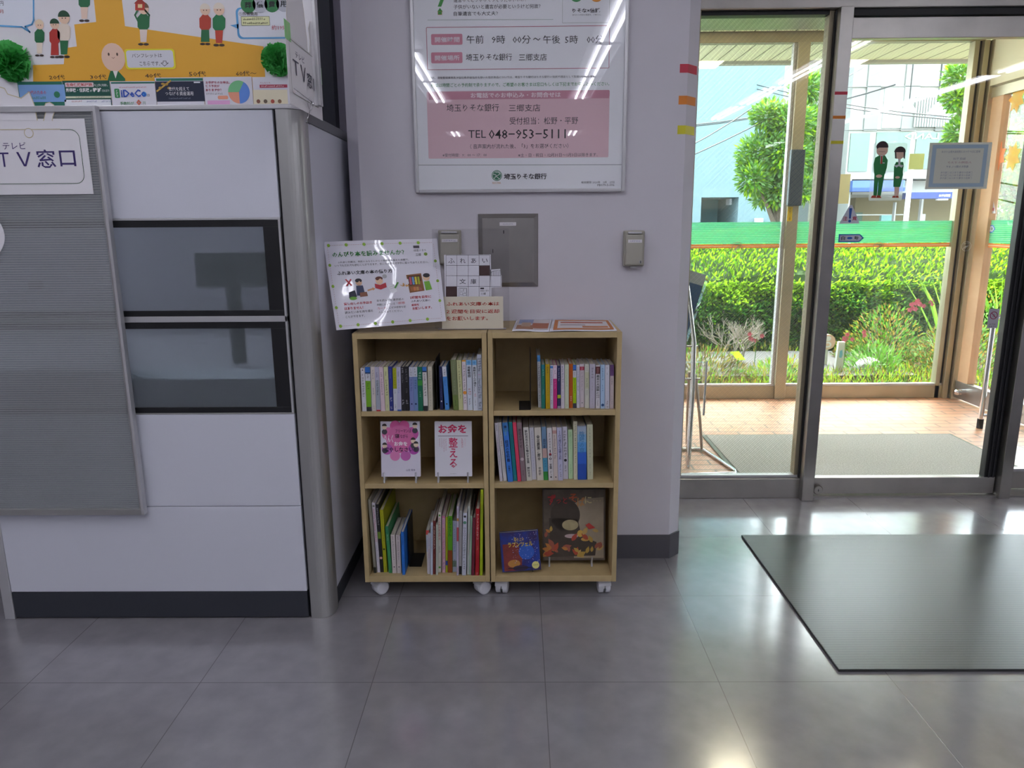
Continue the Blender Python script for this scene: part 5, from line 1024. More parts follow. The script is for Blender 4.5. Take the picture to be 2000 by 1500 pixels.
for i in range(5): m.line(F, [qq(1790+18*i, 464), qq(1790+18*i, 420)], .0008, '#3a3a44')
m.line(F, [qq(1782, 440), qq(1805, 418), qq(1875, 408), qq(1880, 464)], .0008, '#3a3a44'); m.rrect(F, *qq(1455, 690), *qq(1535, 592), .001, '#3a3a44', .0006, .0007)
for i, (a, b, c, d) in enumerate(((1465, 600, 1500, 622), (1505, 600, 1530, 640), (1465, 632, 1490, 660), (1496, 650, 1530, 672))): m.rrect(F, *qq(a, d), *qq(c, b), .0004, '#77777f', .0006, .0006)
m.rect(F, *qq(1675, 604), *qq(1712, 588), '#4a4450', .0006); TC('緑豊のまち', 1675, 610, 1762, 630, '#777'); TC('三郷', 1680, 640, 1730, 662, '#555')
tag(m.build('crossword_card'), 'white cut-out card with crossword squares held by the acrylic stand', 'card')
m = MB(); CZ = AY-.0075; F = FY(CZ); qq = lambda x, y: pw(620+x/5.263, 450+y/5.263, CZ)
a_, b_ = qq(1280, 975), qq(1908, 678); zb_ = TZ+.0035; m.box(a_[0], b_[0], CZ, CZ+.001, zb_, b_[1], mat('cream_card', '#d9d2c0', .5))
for s, y, x1_ in (('ふれあい文庫の本は', 735, 1868), ('２週間を目安に返却', 812, 1868), ('をお願いします。', 885, 1752)): m.text(F, s, *qq(1326, y+42), *qq(x1_, y-2), '#b8342c', .012, .0007)
tag(m.build('notice_card'), 'cream notice card with red lettering at the foot of the acrylic stand', 'notice')
# leaflets lying on the right bookcase
def flat_leaf(pts, z, nm, lab, draw):
    P = [pf(x, y, z) for x, y in pts]
    def ev(u, v): a = [Vector((p[0], p[1], z)) for p in P]; q_ = (a[0]*(1-u)+a[1]*u)*v+(a[3]*(1-u)+a[2]*u)*(1-v); q_.z = z+.0012*math.sin(u*6)*(1-v)+.0012; return q_
    class G:
        def p(s, u, v, l=0): return ev(u, v)+Vector((0, 0, l))
    m = MB(); G_ = G(); n_ = 12
    vs = [ev(i/n_, j/4) for j in range(5) for i in range(n_+1)]; k0 = len(vs); vs += [v-Vector((0, 0, .0008)) for v in vs]; fs = []
    for j in range(4):
        for i in range(n_): a = j*(n_+1)+i; b_ = a+n_+1; fs += [(a, a+1, b_+1, b_), (k0+a, k0+b_, k0+b_+1, k0+a+1)]
    for i in range(n_): fs.append((i, k0+i, k0+i+1, i+1))
    m.add(vs, fs, m_gpaper, True)
    draw(m, G_); return tag(m.build(nm), lab, 'leaflet')
def sr(m, G_, u0, v0, u1, v1, c, l=.0005):
    n_ = 8
    for i in range(n_): a = u0+(u1-u0)*i/n_; b_ = u0+(u1-u0)*(i+1)/n_; m.rect(G_, a, v0, b_, v1, c, l)
def dE(m, G_):
    sr(m, G_, .04, .10, .96, .9, '#d8cfd0'); sr(m, G_, .1, .55, .5, .88, '#9aa4c8', .0008); sr(m, G_, .08, .12, .55, .42, '#b07a5c', .0008); sr(m, G_, .5, .2, .95, .6, '#b86a48', .0008); sr(m, G_, .2, .3, .45, .62, '#c8a890', .001)
def dF(m, G_):
    sr(m, G_, .05, .08, .97, .92, '#c87838'); sr(m, G_, .11, .2, .92, .82, '#ded8d8', .0008); sr(m, G_, .15, .62, .85, .72, '#b8502c', .001); sr(m, G_, .15, .42, .55, .5, '#a89aa0', .001); sr(m, G_, .5, .24, .9, .38, '#c87838', .001)
flat_leaf([(1010, 623), (1078, 623), (1072, 648), (1000, 647)], TZ+.0002, 'leaflet', 'photo leaflet lying at the left of the pair on the right bookcase top', dE)
flat_leaf([(1079, 624), (1190, 625), (1205, 646), (1073, 648)], TZ+.0004, 'leaflet', 'orange bordered leaflet lying flat on the right end of the bookcase top', dF)

# ================================================================== MATS
m_mat = stripes('ribbed_mat', '#3c3e3d', '#2d2f2e', .012, 1, .5, .33, bump=.8)
m = MB(); x0, y0, y1 = .776, .041, .902
m.box(x0, 3.6, y0, y1, .0005, .008, m_mat); o = m.build('floor_mat', None, .002)
tag(o, 'black ribbed rubber floor mat on the grey tiles inside the door', 'mat')
m_carp = mat('carpet_grey', '#a8a49d', .95, noise=.35, nscale=160, bump=1.)
m = MB(); m.box(.975, 2.32, 1.43, 2.235, 0, .012, m_carp); m.box(.955, .975, 1.43, 2.255, 0, .008, mat('mat_edge', '#6d7468', .7)); m.box(2.32, 2.34, 1.43, 2.255, 0, .008, MATS['mat_edge']); m.box(.975, 2.32, 2.235, 2.255, 0, .008, MATS['mat_edge'])
tag(m.build('door_mat', None, .003), 'grey carpet door mat on the terracotta porch tiles', 'mat')
tag(B(2.95, 3.6, 1.6, 2.2, 0, .012, mat('mat_green', '#2f7a4c', .9, noise=.3, nscale=90)).build('door_mat', None, .002), 'green door mat seen through the far right glass', 'mat')

# ================================================================== STICKERS ON THE SLIDING DOOR GLASS
GY = 1.3335; F = FY(GY)
qg = lambda x, y: pw(1660+x/4.166, 80+y/4.166, GY)
m = MB(); m_bk = film('sticker_film', '#ccd8e2', .55); m.rrect(F, *qg(150, 1300), *qg(470, 830), .006, m_bk, .0001)
def G(pts, c, l=.0006): m.poly(F, [qg(*p) for p in pts], c, l)
def gd(x, y, r, c, l=.0008, ry=None, a0=0, a1=360): s = 1/4.166*.00215; m.disc(F, *qg(x, y), r*s, c, l, 18, (ry or r)*s, a0, a1)
GR, GD = '#2a8a4a', '#14522a'
G([(240, 930), (285, 930), (308, 970), (300, 1030), (285, 1082), (225, 1100), (196, 1080), (192, 1000), (205, 950)], GR); G([(198, 1080), (282, 1080), (250, 1262), (222, 1262), (232, 1120), (218, 1262), (190, 1262)], GR, .0007)
G([(248, 932), (268, 932), (262, 1000), (246, 1000)], '#e8ecec', .0009); G([(252, 936), (264, 936), (262, 1000), (248, 1000)], '#b8402c', .001); gd(262, 890, 44, '#eccbb4', .0008, 42); gd(262, 868, 47, '#3a2a2c', .001, 48, 0, 180); G([(216, 880), (222, 850), (250, 850), (236, 868)], '#3a2a2c', .0011)
m.line(F, [qg(232, 900), qg(254, 900), qg(262, 902), qg(284, 900)], .0012, '#8a4a3a', .0013); gd(236, 1100, 24, '#eccbb4', .001, 12); G([(265, 990), (282, 990), (282, 996), (265, 996)], '#dfe6ea', .001)
G([(168, 1278), (180, 1258), (212, 1258), (214, 1278)], '#b8402c', .0009); G([(214, 1278), (220, 1256), (244, 1258), (256, 1278)], '#b8402c', .0009)
G([(375, 985), (432, 985), (438, 1010), (430, 1060), (432, 1090), (408, 1188), (352, 1188), (358, 1020)], GR); G([(362, 1188), (402, 1188), (394, 1262), (360, 1262)], '#eccbb4', .0007); gd(406, 918, 38, '#eccbb4', .0008, 40); gd(406, 905, 44, '#3a2a2c', .001, 42, 0, 180); G([(364, 905), (376, 905), (378, 960), (366, 955)], '#3a2a2c', .0011); G([(436, 905), (450, 905), (446, 960), (436, 955)], '#3a2a2c', .0011)
G([(390, 960), (412, 960), (408, 1010), (394, 1010)], '#e8ecec', .0009); G([(358, 1015), (400, 1004), (436, 1012), (420, 1032), (396, 1018), (378, 1030)], '#dfe6ea', .0011); gd(386, 1110, 18, '#eccbb4', .001, 9)
G([(340, 1276), (350, 1260), (370, 1260), (370, 1276)], '#b8402c', .0009); G([(372, 1276), (374, 1260), (392, 1260), (398, 1276)], '#b8402c', .0009)
tag(m.build('window_sticker'), 'sticker of a bowing man and woman in green uniforms on the sliding door glass', 'sticker')
# notice seen from behind (mirrored lettering)
m = MB(); qn = lambda x, y: pw(1660+x/4.166, 80+y/4.166, 1.3415)
a_, b_ = qn(585, 1215), qn(1168, 820); cz = (b_[1]+a_[1])/2; Fb = Fr((0, 1.3415, 0), (1, 0, 0), (0, 0, 1), (0, -1, 0))
Rz = Matrix.Rotation(math.radians(-1.2), 3, 'Y'); 
x0, x1, z0, z1 = a_[0]+.012, b_[0]-.004, a_[1]+.004, b_[1]-.002
m.box(x0, x1, 1.3412, 1.3424, z0, z1, mat('notice_back', '#f4f0e4', .7)); m_bl = mat('notice_blue', '#bcd0e2', .7)
m.rect(Fb, x0+.012, z0+.008, x1-.014, z1-.008, m_bl, .0005); m.rect(Fb, x0+.028, z0+.022, x1-.030, z1-.022, MATS['notice_back'], .0008)
def TN(s, a, b, c, d, col): # mirrored: drawn from the right to the left
    m.text(Fb, s, x0+(x1-x0)*c, z1-(z1-z0)*d, x0+(x1-x0)*a, z1-(z1-z0)*b, col, 0, .0012)
TN('新型コロナウイルス感染拡大防止のため', .20, .17, .82, .22, '#8a8aa0'); TN('当店では', .40, .32, .60, .37, '#8a8aa0'); TN('入店時のマスク', .32, .40, .70, .45, '#c08a90'); TN('着用をお願いします', .30, .49, .66, .54, '#8a8aa0')
for y in (.62, .68, .74): TN('ご来店のお客さまにはご協力を', .22, y, .74, y+.045, '#9a9ab0')
tag(m.build('notice_sheet'), 'pale notice sheet with blue border seen from behind on the sliding door', 'notice')
m = MB(); qy = lambda x, y: pw(x, y, 1.3415); a_, b_ = qy(1774, 331), qy(1806, 300); m.box(a_[0], b_[0], 1.3412, 1.342, a_[1], b_[1], film('note_yellow', '#f8fcc4', .1)); tag(m.build('note_paper'), 'small pale yellow note on the glass beside the blue-bordered notice', 'note')
m = MB(); a_, b_ = qy(1632, 398), qy(1662, 340); m.box(max(a_[0], 1.201), b_[0], 1.3412, 1.342, a_[1], b_[1], film('note_cream', '#fcf6d4', .1)); tag(m.build('note_paper'), 'cream paper stuck behind the glass next to the mullion', 'note')
# caution triangle and automatic-door arrow
def triangle(Fq, cx_, cz_, s, lab, txt='意'):
    m = MB(); m.poly(Fq, [(cx_-s, cz_-s*.62), (cx_+s, cz_-s*.62), (cx_+s*.12, cz_+s*1.15), (cx_-s*.12, cz_+s*1.15)], '#d8dbe6', .0004)
    m.poly(Fq, [(cx_-s*.15, cz_+s*.85), (cx_+s*.15, cz_+s*.85), (cx_+s*.09, cz_-s*.15), (cx_-s*.09, cz_-s*.15)], '#2c5cb0', .0007); m.disc(Fq, cx_, cz_-s*.38, s*.14, '#2c5cb0', .0007, 14)
    m.text(Fq, '注', cx_-s*.68, cz_-s*.35, cx_-s*.24, cz_+s*.08, '#b83050', .02, .0007); m.text(Fq, '意', cx_+s*.24, cz_-s*.35, cx_+s*.68, cz_+s*.08, '#b83050', .02, .0007)
    return tag(m.build('warning_sticker'), lab, 'sticker')
c = pw(1660, 424, GY); triangle(F, c[0], c[1], .041, 'triangular caution sticker with blue exclamation mark on the sliding door')
def arrow(Fq, x0, x1, z0, z1, lab, tag_='sticker'):
    m = MB(); e = (z1-z0)*.55; zm = (z0+z1)/2; m.poly(Fq, [(x0, z0), (x1-e, z0), (x1, zm), (x1-e, z1), (x0, z1)], '#2c66c4', .0004); b = (z1-z0)*.14
    m.poly(Fq, [(x0+b, z0+b), (x1-e-b*.3, z0+b), (x1-b*1.6, zm), (x1-e-b*.3, z1-b), (x0+b, z1-b)], '#d4d8e8', .0006); w = x1-x0; h = z1-z0
    m.text(Fq, '自', x0+w*.10, zm-h*.24, x0+w*.26, zm+h*.24, '#4a4a58', .02, .0008); m.text(Fq, '動', x0+w*.62, zm-h*.24, x0+w*.78, zm+h*.24, '#4a4a58', .02, .0008)
    m.poly(Fq, [(x0+w*.32, zm), (x0+w*.38, zm+h*.14), (x0+w*.50, zm+h*.14), (x0+w*.56, zm), (x0+w*.50, zm-h*.14), (x0+w*.38, zm-h*.14)], '#2c66c4', .0008)
    return tag(m.build('arrow_sticker'), lab, tag_)
a_, b_ = pw(1637, 473, GY), pw(1688, 457, GY); arrow(F, max(a_[0], 1.198), b_[0], a_[1], b_[1], 'blue arrow sticker for the automatic door below the caution triangle')
# warning sign for children by the dark stile
m = MB(); a_, b_ = pw(1929, 641, GY), pw(1953, 603, GY); x1 = min(b_[0], 1.9355); m.rect(F, a_[0]-.004, a_[1], x1, b_[1], '#c6c2cc', .0003)
xc = (a_[0]-.004+x1)/2; zc = b_[1]-(b_[1]-a_[1])*.34; m.line(F, [(xc+.0145*math.cos(i*.3142), zc+.0145*math.sin(i*.3142)) for i in range(20)], .003, '#a8285c', .0006, True); m.rrect(F, xc-.005, zc-.008, xc+.006, zc+.007, .003, '#a8a4ac', .0005); m.line(F, [(xc-.010, zc+.010), (xc+.010, zc-.010)], .003, '#a8285c', .0008)
m.text(F, 'ドアに', xc-.012, a_[1]+.013, xc+.012, a_[1]+.019, K, .01, .0006); m.text(F, 'ちゅうい', xc-.015, a_[1]+.004, xc+.015, a_[1]+.010, K, .01, .0006)
tag(m.build('warning_label'), 'small white label with red ring forbidding hands near the dark door stile', 'label')
# on the side door
Fs2 = Fr((2.859, 0, 0), (0, -1, 0), (0, 0, 1), (-1, 0, 0))
s1 = px_(1936, 407, 2.859); triangle(Fs2, -s1[0], s1[1], .05, 'pale triangular caution sticker on the side glass door')
s1 = px_(1922, 453, 2.859); s2 = px_(1945, 441, 2.859); arrow(Fs2, -s1[0], -s2[0], s1[1]-.004, s2[1]+.004, 'small blue and white arrow sticker on the side glass door')
# dark box and yellow label on the porch post
t = thing('post_box', 'dark grey flat box fixed on the outer porch post', 'box', (1.7, 3.09, 1.44))
a_, b_ = pw(1537, 402, 3.10), pw(1572, 292, 3.10); B(a_[0], b_[0], 3.085, 3.119, a_[1], b_[1], mat('box_slate', '#4d5660', .4)).build('housing', t, .003); B(a_[0]+.006, b_[0]-.006, 3.080, 3.085, a_[1]+.006, b_[1]-.006, mat('box_face', '#444c56', .25)).build('face_plate', t, .001)
m = MB(); a_, b_ = pw(1537, 432, 3.12), pw(1544, 404, 3.12); Fp = FY(3.1195); m.rect(Fp, 1.657, a_[1], 1.687, b_[1], '#d8b818', .0003); m.text(Fp, '\n'.join('非常口注意'), 1.664, a_[1]+.006, 1.680, b_[1]-.006, '#5a4a10', 0, .0006)
tag(m.build('yellow_label'), 'narrow yellow label on the porch post under the dark box', 'label')

# ================================================================== BROCHURE RACK AND POLE IN THE PORCH
t = thing('brochure_rack', 'chrome folding brochure rack on the porch tiles beside the wall', 'rack', (.82, 1.80, 0))
m = MB(); r_ = .0085
m.tube([(.52, 1.58, .009), (.70, 1.58, .009), (.955, 1.60, .009), (.965, 1.64, .009), (.90, 1.96, .009), (.88, 1.985, .009), (.80, 1.985, .009), (.52, 1.985, .009)], r_, m_chrome, 10); m.build('base_loop', t)
for y, x in ((1.66, .745), (1.76, .765)):
    MB().tube([(x, y, .012), (x+.012, y+.02, .40), (x+.01, y+.03, .62), (x-.045, y+.05, .98)], .0105, m_chrome, 10).build('upright', t)
MB().tube([(.775, 1.72, .46), (.84, 1.85, .20), (.888, 1.975, .01)], .0075, m_steel, 8).build('rear_leg', t); MB().tube([(.765, 1.8, .46), (.80, 1.95, .20), (.835, 2.08, .01)], .0075, m_steel, 8).build('rear_leg', t)
m = MB(); m.tube([(.60, 1.70, .60), (.775, 1.70, .60)], .005, m_chrome, 8); m.tube([(.60, 1.72, .44), (.80, 1.72, .44)], .005, m_chrome, 8); m.tube([(.815, 1.69, .27), (.82, 1.70, .53)], .006, m_chrome, 8); m.build('cross_bar', t)
m = MB(); m.box(.60, .812, 1.71, 1.74, .30, .52, m_acryl); m.build('clear_pocket', t)
tlt = Matrix.Translation((.70, 1.72, .80)) @ Matrix.Rotation(math.radians(16), 4, 'Y')
m = MB(); m.box(-.12, .075, -.015, .03, -.165, .17, m_acryl, tlt); m.build('tray', t)
for i, (c, lab) in enumerate((('#4a6a90', 'dark blue brochure in the front of the tilted porch rack'), ('#54708c', 'dark blue brochure at the back of the tilted porch rack'))):
    mb = MB(); mb.box(-.11, .065, .000+.012*i, .008+.012*i, -.14+.008*i, .14+.012*i, ink(c), tlt); mb.box(-.11, .0655, -.0004+.012*i, .0084+.012*i, .10, .1405+.012*i, ink('#c8ccc8'), tlt); tag(mb.build('brochure'), lab, 'brochure')
t = thing('stainless_pole', 'short stainless pole with black rubber foot beside the side door', 'pole', (2.62, 2.44, 0))
a_ = pf(1913, 836); zt = px_(1930, 690, a_[0])[1]
m = MB(); m.tube([(a_[0], a_[1], .05), (a_[0], a_[1], .60), (a_[0]+.004, a_[1], .625), (a_[0]+.02, a_[1], .64), (a_[0]+.06, a_[1], .645)], .014, m_chrome, 14); m.build('tube', t)
MB().tube([(a_[0], a_[1], .0005), (a_[0], a_[1], .055)], .017, m_rubber, 14).build('rubber_foot', t)
MB().tube([(a_[0], a_[1], .075), (a_[0]+.25, a_[1]+.02, .075)], .008, m_chrome, 10).build('cross_tube', t); MB().tube([(a_[0]+.045, a_[1], .06), (a_[0]+.05, a_[1], .64)], .006, m_chrome, 10).build('inner_tube', t)

# ================================================================== OUTSIDE
ALB = .62      # outdoor surfaces are darker things than paper and paint indoors
struct(B(-12, 30, 3.25, 6.3, -.12, -.03, mat('soil', '#6b5a45', .95, noise=.4, nscale=14, bump=.8)), 'ground_bed')
struct(B(-30, 60, 6.3, 60, -.2, -.06, mat('asphalt', '#8f8f8d', .9, noise=.15, nscale=30)), 'ground_road')
struct(B(-12, 30, 6.3, 8.2, -.1, -.02, mat('pavement', '#b8b3a8', .85, noise=.15, nscale=8)), 'ground_pavement')
struct(B(.5, 2.95, 3.75, 4.85, -.05, .03, mat('concrete_light', '#50504f', .85, noise=.2, nscale=12)), 'ground_slab')
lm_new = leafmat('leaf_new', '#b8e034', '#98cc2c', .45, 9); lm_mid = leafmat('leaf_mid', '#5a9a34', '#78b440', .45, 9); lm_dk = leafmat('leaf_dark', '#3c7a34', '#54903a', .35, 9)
lm_dry = leafmat('leaf_dry', '#6c5a34', '#807044', .3, 12); lm_yel = leafmat('leaf_yellow', '#a8a83c', '#c49a44', .35, 12); lm_tree = leafmat('leaf_tree_hazed', '#84b466', '#9ccb7c', .5, 3)  # tree leaves paled so the haze of the glass sits in their colour
m_bark = mat('bark', '#77695a', .9, noise=.3, nscale=18, bump=1.); m_twig = mat('dry_twig', '#b5aa9a', .9)
def leaf(m, p, n_, L_, w_, mm, rnd, droop=.2):
    a = n_.cross(Vector((rnd.uniform(-1, 1), rnd.uniform(-1, 1), rnd.uniform(-1, 1))))
    if a.length < 1e-3: return
    a.normalize(); d = (n_+a*.6*rnd.uniform(-1, 1)).normalized(); d.z -= droop*rnd.random(); d.normalize(); s_ = d.cross(n_ if abs(d.dot(n_)) < .95 else Vector((0, 0, 1))).normalized()*w_*.5
    q_ = n_.cross(s_).normalized()*0
    m.add([p, p+d*L_*.5+s_, p+d*L_, p+d*L_*.5-s_], [(0, 1, 2, 3)], mm)
def hedge_z(x, y): return .905+.03*math.sin(x*3.1)+.02*math.sin(x*7.7+y*3)
rnd = random.Random(11); t = thing('hedge', 'long clipped green hedge behind the porch glass', 'hedge', (3.5, 5.6, 0))
core = MB(); N_ = 60
prof = [(5.12, -.03), (5.10, .4), (5.22, .66), (5.5, .80), (5.8, .92), (6.2, .96), (6.25, 0)]
vs = []; 
for i in range(N_+1):
    x = .2+9.3*i/N_
    for (y, z) in prof: vs.append((x, y+.03*math.sin(x*5+z*6), z+(.03*math.sin(x*3.1) if z > .3 else 0)))
K_ = len(prof); core.add(vs, [(i*K_+j, i*K_+j+1, (i+1)*K_+j+1, (i+1)*K_+j) for i in range(N_) for j in range(K_-1)], mat('hedge_core', '#34501c', .95))
core.build('branches', t)
m = MB()
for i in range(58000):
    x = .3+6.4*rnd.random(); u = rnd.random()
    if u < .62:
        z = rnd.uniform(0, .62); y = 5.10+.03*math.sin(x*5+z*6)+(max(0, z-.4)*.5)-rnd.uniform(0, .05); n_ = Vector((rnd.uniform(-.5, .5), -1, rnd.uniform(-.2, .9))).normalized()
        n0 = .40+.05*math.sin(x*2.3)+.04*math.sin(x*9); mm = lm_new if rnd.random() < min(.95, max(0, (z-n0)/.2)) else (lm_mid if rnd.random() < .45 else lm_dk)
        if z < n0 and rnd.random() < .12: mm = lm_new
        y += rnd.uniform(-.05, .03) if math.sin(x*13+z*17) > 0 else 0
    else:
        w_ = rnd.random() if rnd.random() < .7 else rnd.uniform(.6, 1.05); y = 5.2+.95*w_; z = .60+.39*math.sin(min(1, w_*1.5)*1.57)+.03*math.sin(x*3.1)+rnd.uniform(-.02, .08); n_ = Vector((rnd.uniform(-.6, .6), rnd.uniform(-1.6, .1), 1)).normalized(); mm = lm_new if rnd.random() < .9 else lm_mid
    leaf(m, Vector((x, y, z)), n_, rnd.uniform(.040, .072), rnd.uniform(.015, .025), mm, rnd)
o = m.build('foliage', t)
# low planting in the bed
def clump(x, y, r, h, n_, mats, L_, name, lab, cat='plant', z0=-.03, group=None, w_=.012, squash=1.):
    m = MB(); rr = random.Random(int(x*977+y*131)+n_)
    for i in range(n_):
        a = rr.uniform(0, 6.283); q = math.sqrt(rr.random()); px0, py0 = x+r*q*math.cos(a), y+r*q*math.sin(a)*squash; z = z0+h*(1-q*q)*rr.random()**.6
        n_d = Vector((math.cos(a)*q, math.sin(a)*q, rr.uniform(.3, 1.2))).normalized(); leaf(m, Vector((px0, py0, z)), n_d, L_*rr.uniform(.6, 1.3), w_*rr.uniform(.7, 1.3), rr.choice(mats), rr)
    for i in range(7): a = rr.uniform(0, 6.283); m.tube([(x, y, z0), (x+r*.3*math.cos(a), y+r*.3*math.sin(a), z0+h*.45), (x+r*.55*math.cos(a), y+r*.55*math.sin(a), z0+h*.8)], [.005, .003, .0015], m_twig if cat != 'tree' else m_bark, 5)
    return tag(m.build(name), lab, cat, group)
gc = MB(); rr = random.Random(3)
for i in range(9000):
    x = rr.uniform(.6, 5.2); y = rr.uniform(3.28, 3.98) if rr.random() < .8 else rr.uniform(4.8, 5.1); mm = rr.choice((lm_dry, lm_dry, lm_yel, lm_mid, lm_new)) if x < 1.75 else rr.choice((lm_mid, lm_new, lm_yel, lm_dry, lm_new))
    leaf(gc, Vector((x, y, rr.uniform(-.03, .04+.05*math.sin(x*4)**2))), Vector((rr.uniform(-.6, .6), rr.uniform(-.6, .3), 1)).normalized(), rr.uniform(.03, .08), .007, mm, rr)
tag(gc.build('ground_cover'), 'low tangled weeds and dry grass along the foot of the porch glass', 'weeds', None, 'stuff')
clump(1.35, 3.9, .42, .26, 1700, [lm_dry, lm_yel, lm_dry, lm_mid], .06, 'dry_shrub', 'low brownish shrub at the left of the bed beside the bare bush', 'shrub', w_=.008)
clump(1.95, 3.75, .33, .20, 1100, [lm_mid, lm_new, lm_yel], .055, 'low_shrub', 'low pale green weedy shrub before the hedge left of the porch post', 'shrub', w_=.01)
for x, y, r, h, n_, ms, lab in ((3.05, 4.5, .42, .52, 2600, [lm_mid, lm_yel, lm_mid, lm_dry], 'yellow-green azalea bush with pink flowers above it, right of the carved white stone'), (3.42, 4.05, .45, .42, 2600, [lm_mid, lm_yel, lm_dry, lm_tree], 'mixed low azalea bush nearest the porch corner'), (2.72, 3.98, .26, .27, 1100, [lm_mid, lm_tree, lm_mid], 'small green weed bush just behind the white stone'), (3.95, 4.6, .5, .62, 2400, [lm_mid, lm_tree, lm_yel], 'taller azalea bush seen left of the porch corner posts'), (4.6, 4.3, .5, .5, 2000, [lm_mid, lm_yel, lm_dk], 'azalea bush seen through the side glass door')):
    clump(x, y, r, h, n_, ms, .042, 'azalea_bush', lab, 'bush', w_=.014)
# bare grey bush
m = MB(); rr = random.Random(21)
def twig(p, d, L_, r, k):
    q = p+d*L_; mid = p+d*L_*.5+Vector((rr.uniform(-1, 1), rr.uniform(-1, 1), rr.uniform(-.5, 1)))*L_*.12; m.tube([p, mid, q], [r, r*.8, r*.6], m_twig, 5)
    if k:
        for i in range(3 if k > 1 else 3): dd = (d+Vector((rr.uniform(-1, 1), rr.uniform(-.8, .8), rr.uniform(-.35, .8)))*.85).normalized(); twig(q if i else mid, dd, L_*rr.uniform(.6, .85), r*.62, k-1)
bx, by = pf(1428, 720)
for i in range(5): twig(Vector((bx+.02*i, by+.1, -.03)), Vector((rr.uniform(-.6, .6), rr.uniform(-.4, .3), 1)).normalized(), .17, .009, 4)
tag(m.build('bare_bush'), 'leafless pale grey branching bush before the hedge near the brochure rack', 'bush')
def flower(x, y, z, n_, lab):
    m = MB(); rr = random.Random(int(x*100)); mm = mat('petal_pink', '#e0607c', .6); m.tube([(x, y, -.03), (x+.01, y, z)], .003, lm_mid, 5)
    for i in range(n_):
        c = Vector((x+rr.uniform(-.05, .05), y+rr.uniform(-.03, .03), z+rr.uniform(-.03, .03)))
        for k in range(5): a = k*1.257; d = Vector((math.cos(a), -.5, math.sin(a))).normalized(); s_ = d.cross(Vector((0, 1, 0))).normalized()*.008; m.add([c, c+d*.012+s_, c+d*.024, c+d*.012-s_], [(0, 1, 2, 3)], mm)
    return tag(m.build('flower_cluster'), lab, 'flowers')
def at(x, y, Y): a = pw(x, y, Y); return a[0], Y, a[1]
flower(*at(1652, 658, 4.1), 7, 'pink flowers just above the white post marker'); flower(*at(1682, 652, 4.15), 3, 'single small pink flower right of the white post marker'); flower(*at(1784, 600, 4.2), 8, 'pink flower heads over the yellow-green azalea'); flower(*at(1797, 592, 4.25), 6, 'upper pink flower heads near the porch corner'); flower(*at(1476, 660, 4.0), 5, 'pink-red flower beside the bare bush'); flower(*at(1815, 590, 4.3), 3, 'small pink flower next to the long blade leaves')
# objects in the bed
a_ = at(1708, 712, 3.9); m = MB(); m.ball((a_[0], 4.0, .035), (.108, .08, .088), mat('stone_white', '#e2e2dc', .7, bump=.3), 22, 12)
for k in range(3): m.tube([(a_[0]-.05+.02*k+.04*math.cos(q), 4.0-.066+.012*abs(q-1.5), .03+.045*math.sin(q)-.01*k) for q in (0.1, .6, 1.1, 1.6, 2.1, 2.6)], .003, mat('stone_groove', '#c4c4bc', .8), 6)
tag(m.build('garden_ornament'), 'white rounded stone ornament lying in the weeds outside', 'ornament')
p0 = at(1645, 668, 3.9); m = MB(); w_ = .028; m.prism([(p0[0]-w_*.9, 3.9, p0[2]), (p0[0]+w_*.8, 3.9, p0[2]), (p0[0]+w_*.9, 3.9, -.02), (p0[0]-w_*1.3, 3.9, -.02)], (0, .03, 0), mat('stake_white', '#dcdcd0', .6)); Fq = FY(3.9)
m.poly(Fq, [(p0[0]-.012, p0[2]-.07), (p0[0]+.006, p0[2]-.06), (p0[0]+.012, p0[2]-.10), (p0[0]+.004, p0[2]-.125), (p0[0]-.014, p0[2]-.12)], '#5ab8cc', .0006); tag(m.build('marker_stake'), 'white wooden stake with blue mark planted in the bed', 'stake')
p0 = at(1530, 676, 3.95); m = MB(); m.box(p0[0]-.014, p0[0]+.016, 3.95, 3.98, -.02, p0[2], MATS['stake_white']); tag(m.build('marker_stake'), 'plain narrow white stake half hidden by the porch post', 'stake')
p0 = at(1617, 668, 4.2); m = MB(); m.tube([(p0[0], 4.2, p0[2]), (p0[0], 4.225, p0[2])], .062, mat('disc_peach', '#e8c0a0', .6), 26); Fq = FY(4.1998); m.disc(Fq, p0[0]+.0, p0[2]+.028, .024, '#eef0ea', .0006, 16, .020); m.disc(Fq, p0[0], p0[2]-.022, .030, '#eef0ea', .0006, 16, .024); m.disc(Fq, p0[0], p0[2]-.022, .016, '#e8c0a0', .001, 16, .012); m.box(p0[0]-.01, p0[0]+.01, 4.205, 4.22, -.03, p0[2]-.05, MATS['stake_white'])
tag(m.build('round_marker'), 'peach round disc marker with pale figure beside the door mullion', 'marker')
def blades(x, y, z, n_, h, lab, col):
    m = MB(); rr = random.Random(int(x*77)); mm = leafmat('blade_'+col.strip('#'), col, col, .4) if 'blade_'+col.strip('#') not in MATS else MATS['blade_'+col.strip('#')]
    for i in range(n_):
        a = rr.uniform(-.6, .6); b = rr.uniform(-.3, .3); s_ = .007; pts = [Vector((x+a*h*q*q*.9+i*.006-.02, y+b*h*q*q, z+h*q*rr.uniform(.95, 1.05))) for q in (0, .35, .7, 1)]
        m.add([pts[0]-Vector((s_, 0, 0)), pts[0]+Vector((s_, 0, 0)), pts[1]+Vector((s_*1.3, 0, 0)), pts[1]-Vector((s_*1.3, 0, 0)), pts[2]+Vector((s_, 0, 0)), pts[2]-Vector((s_, 0, 0)), pts[3]], [(0, 1, 2, 3), (3, 2, 4, 5), (5, 4, 6)], mm)
    return tag(m.build('blade_plant'), lab, 'plant')
b_ = at(1838, 640, 4.4); blades(b_[0], 4.4, 0, 14, .72, 'tall plant with long blade leaves before the porch corner', '#9ed84a')
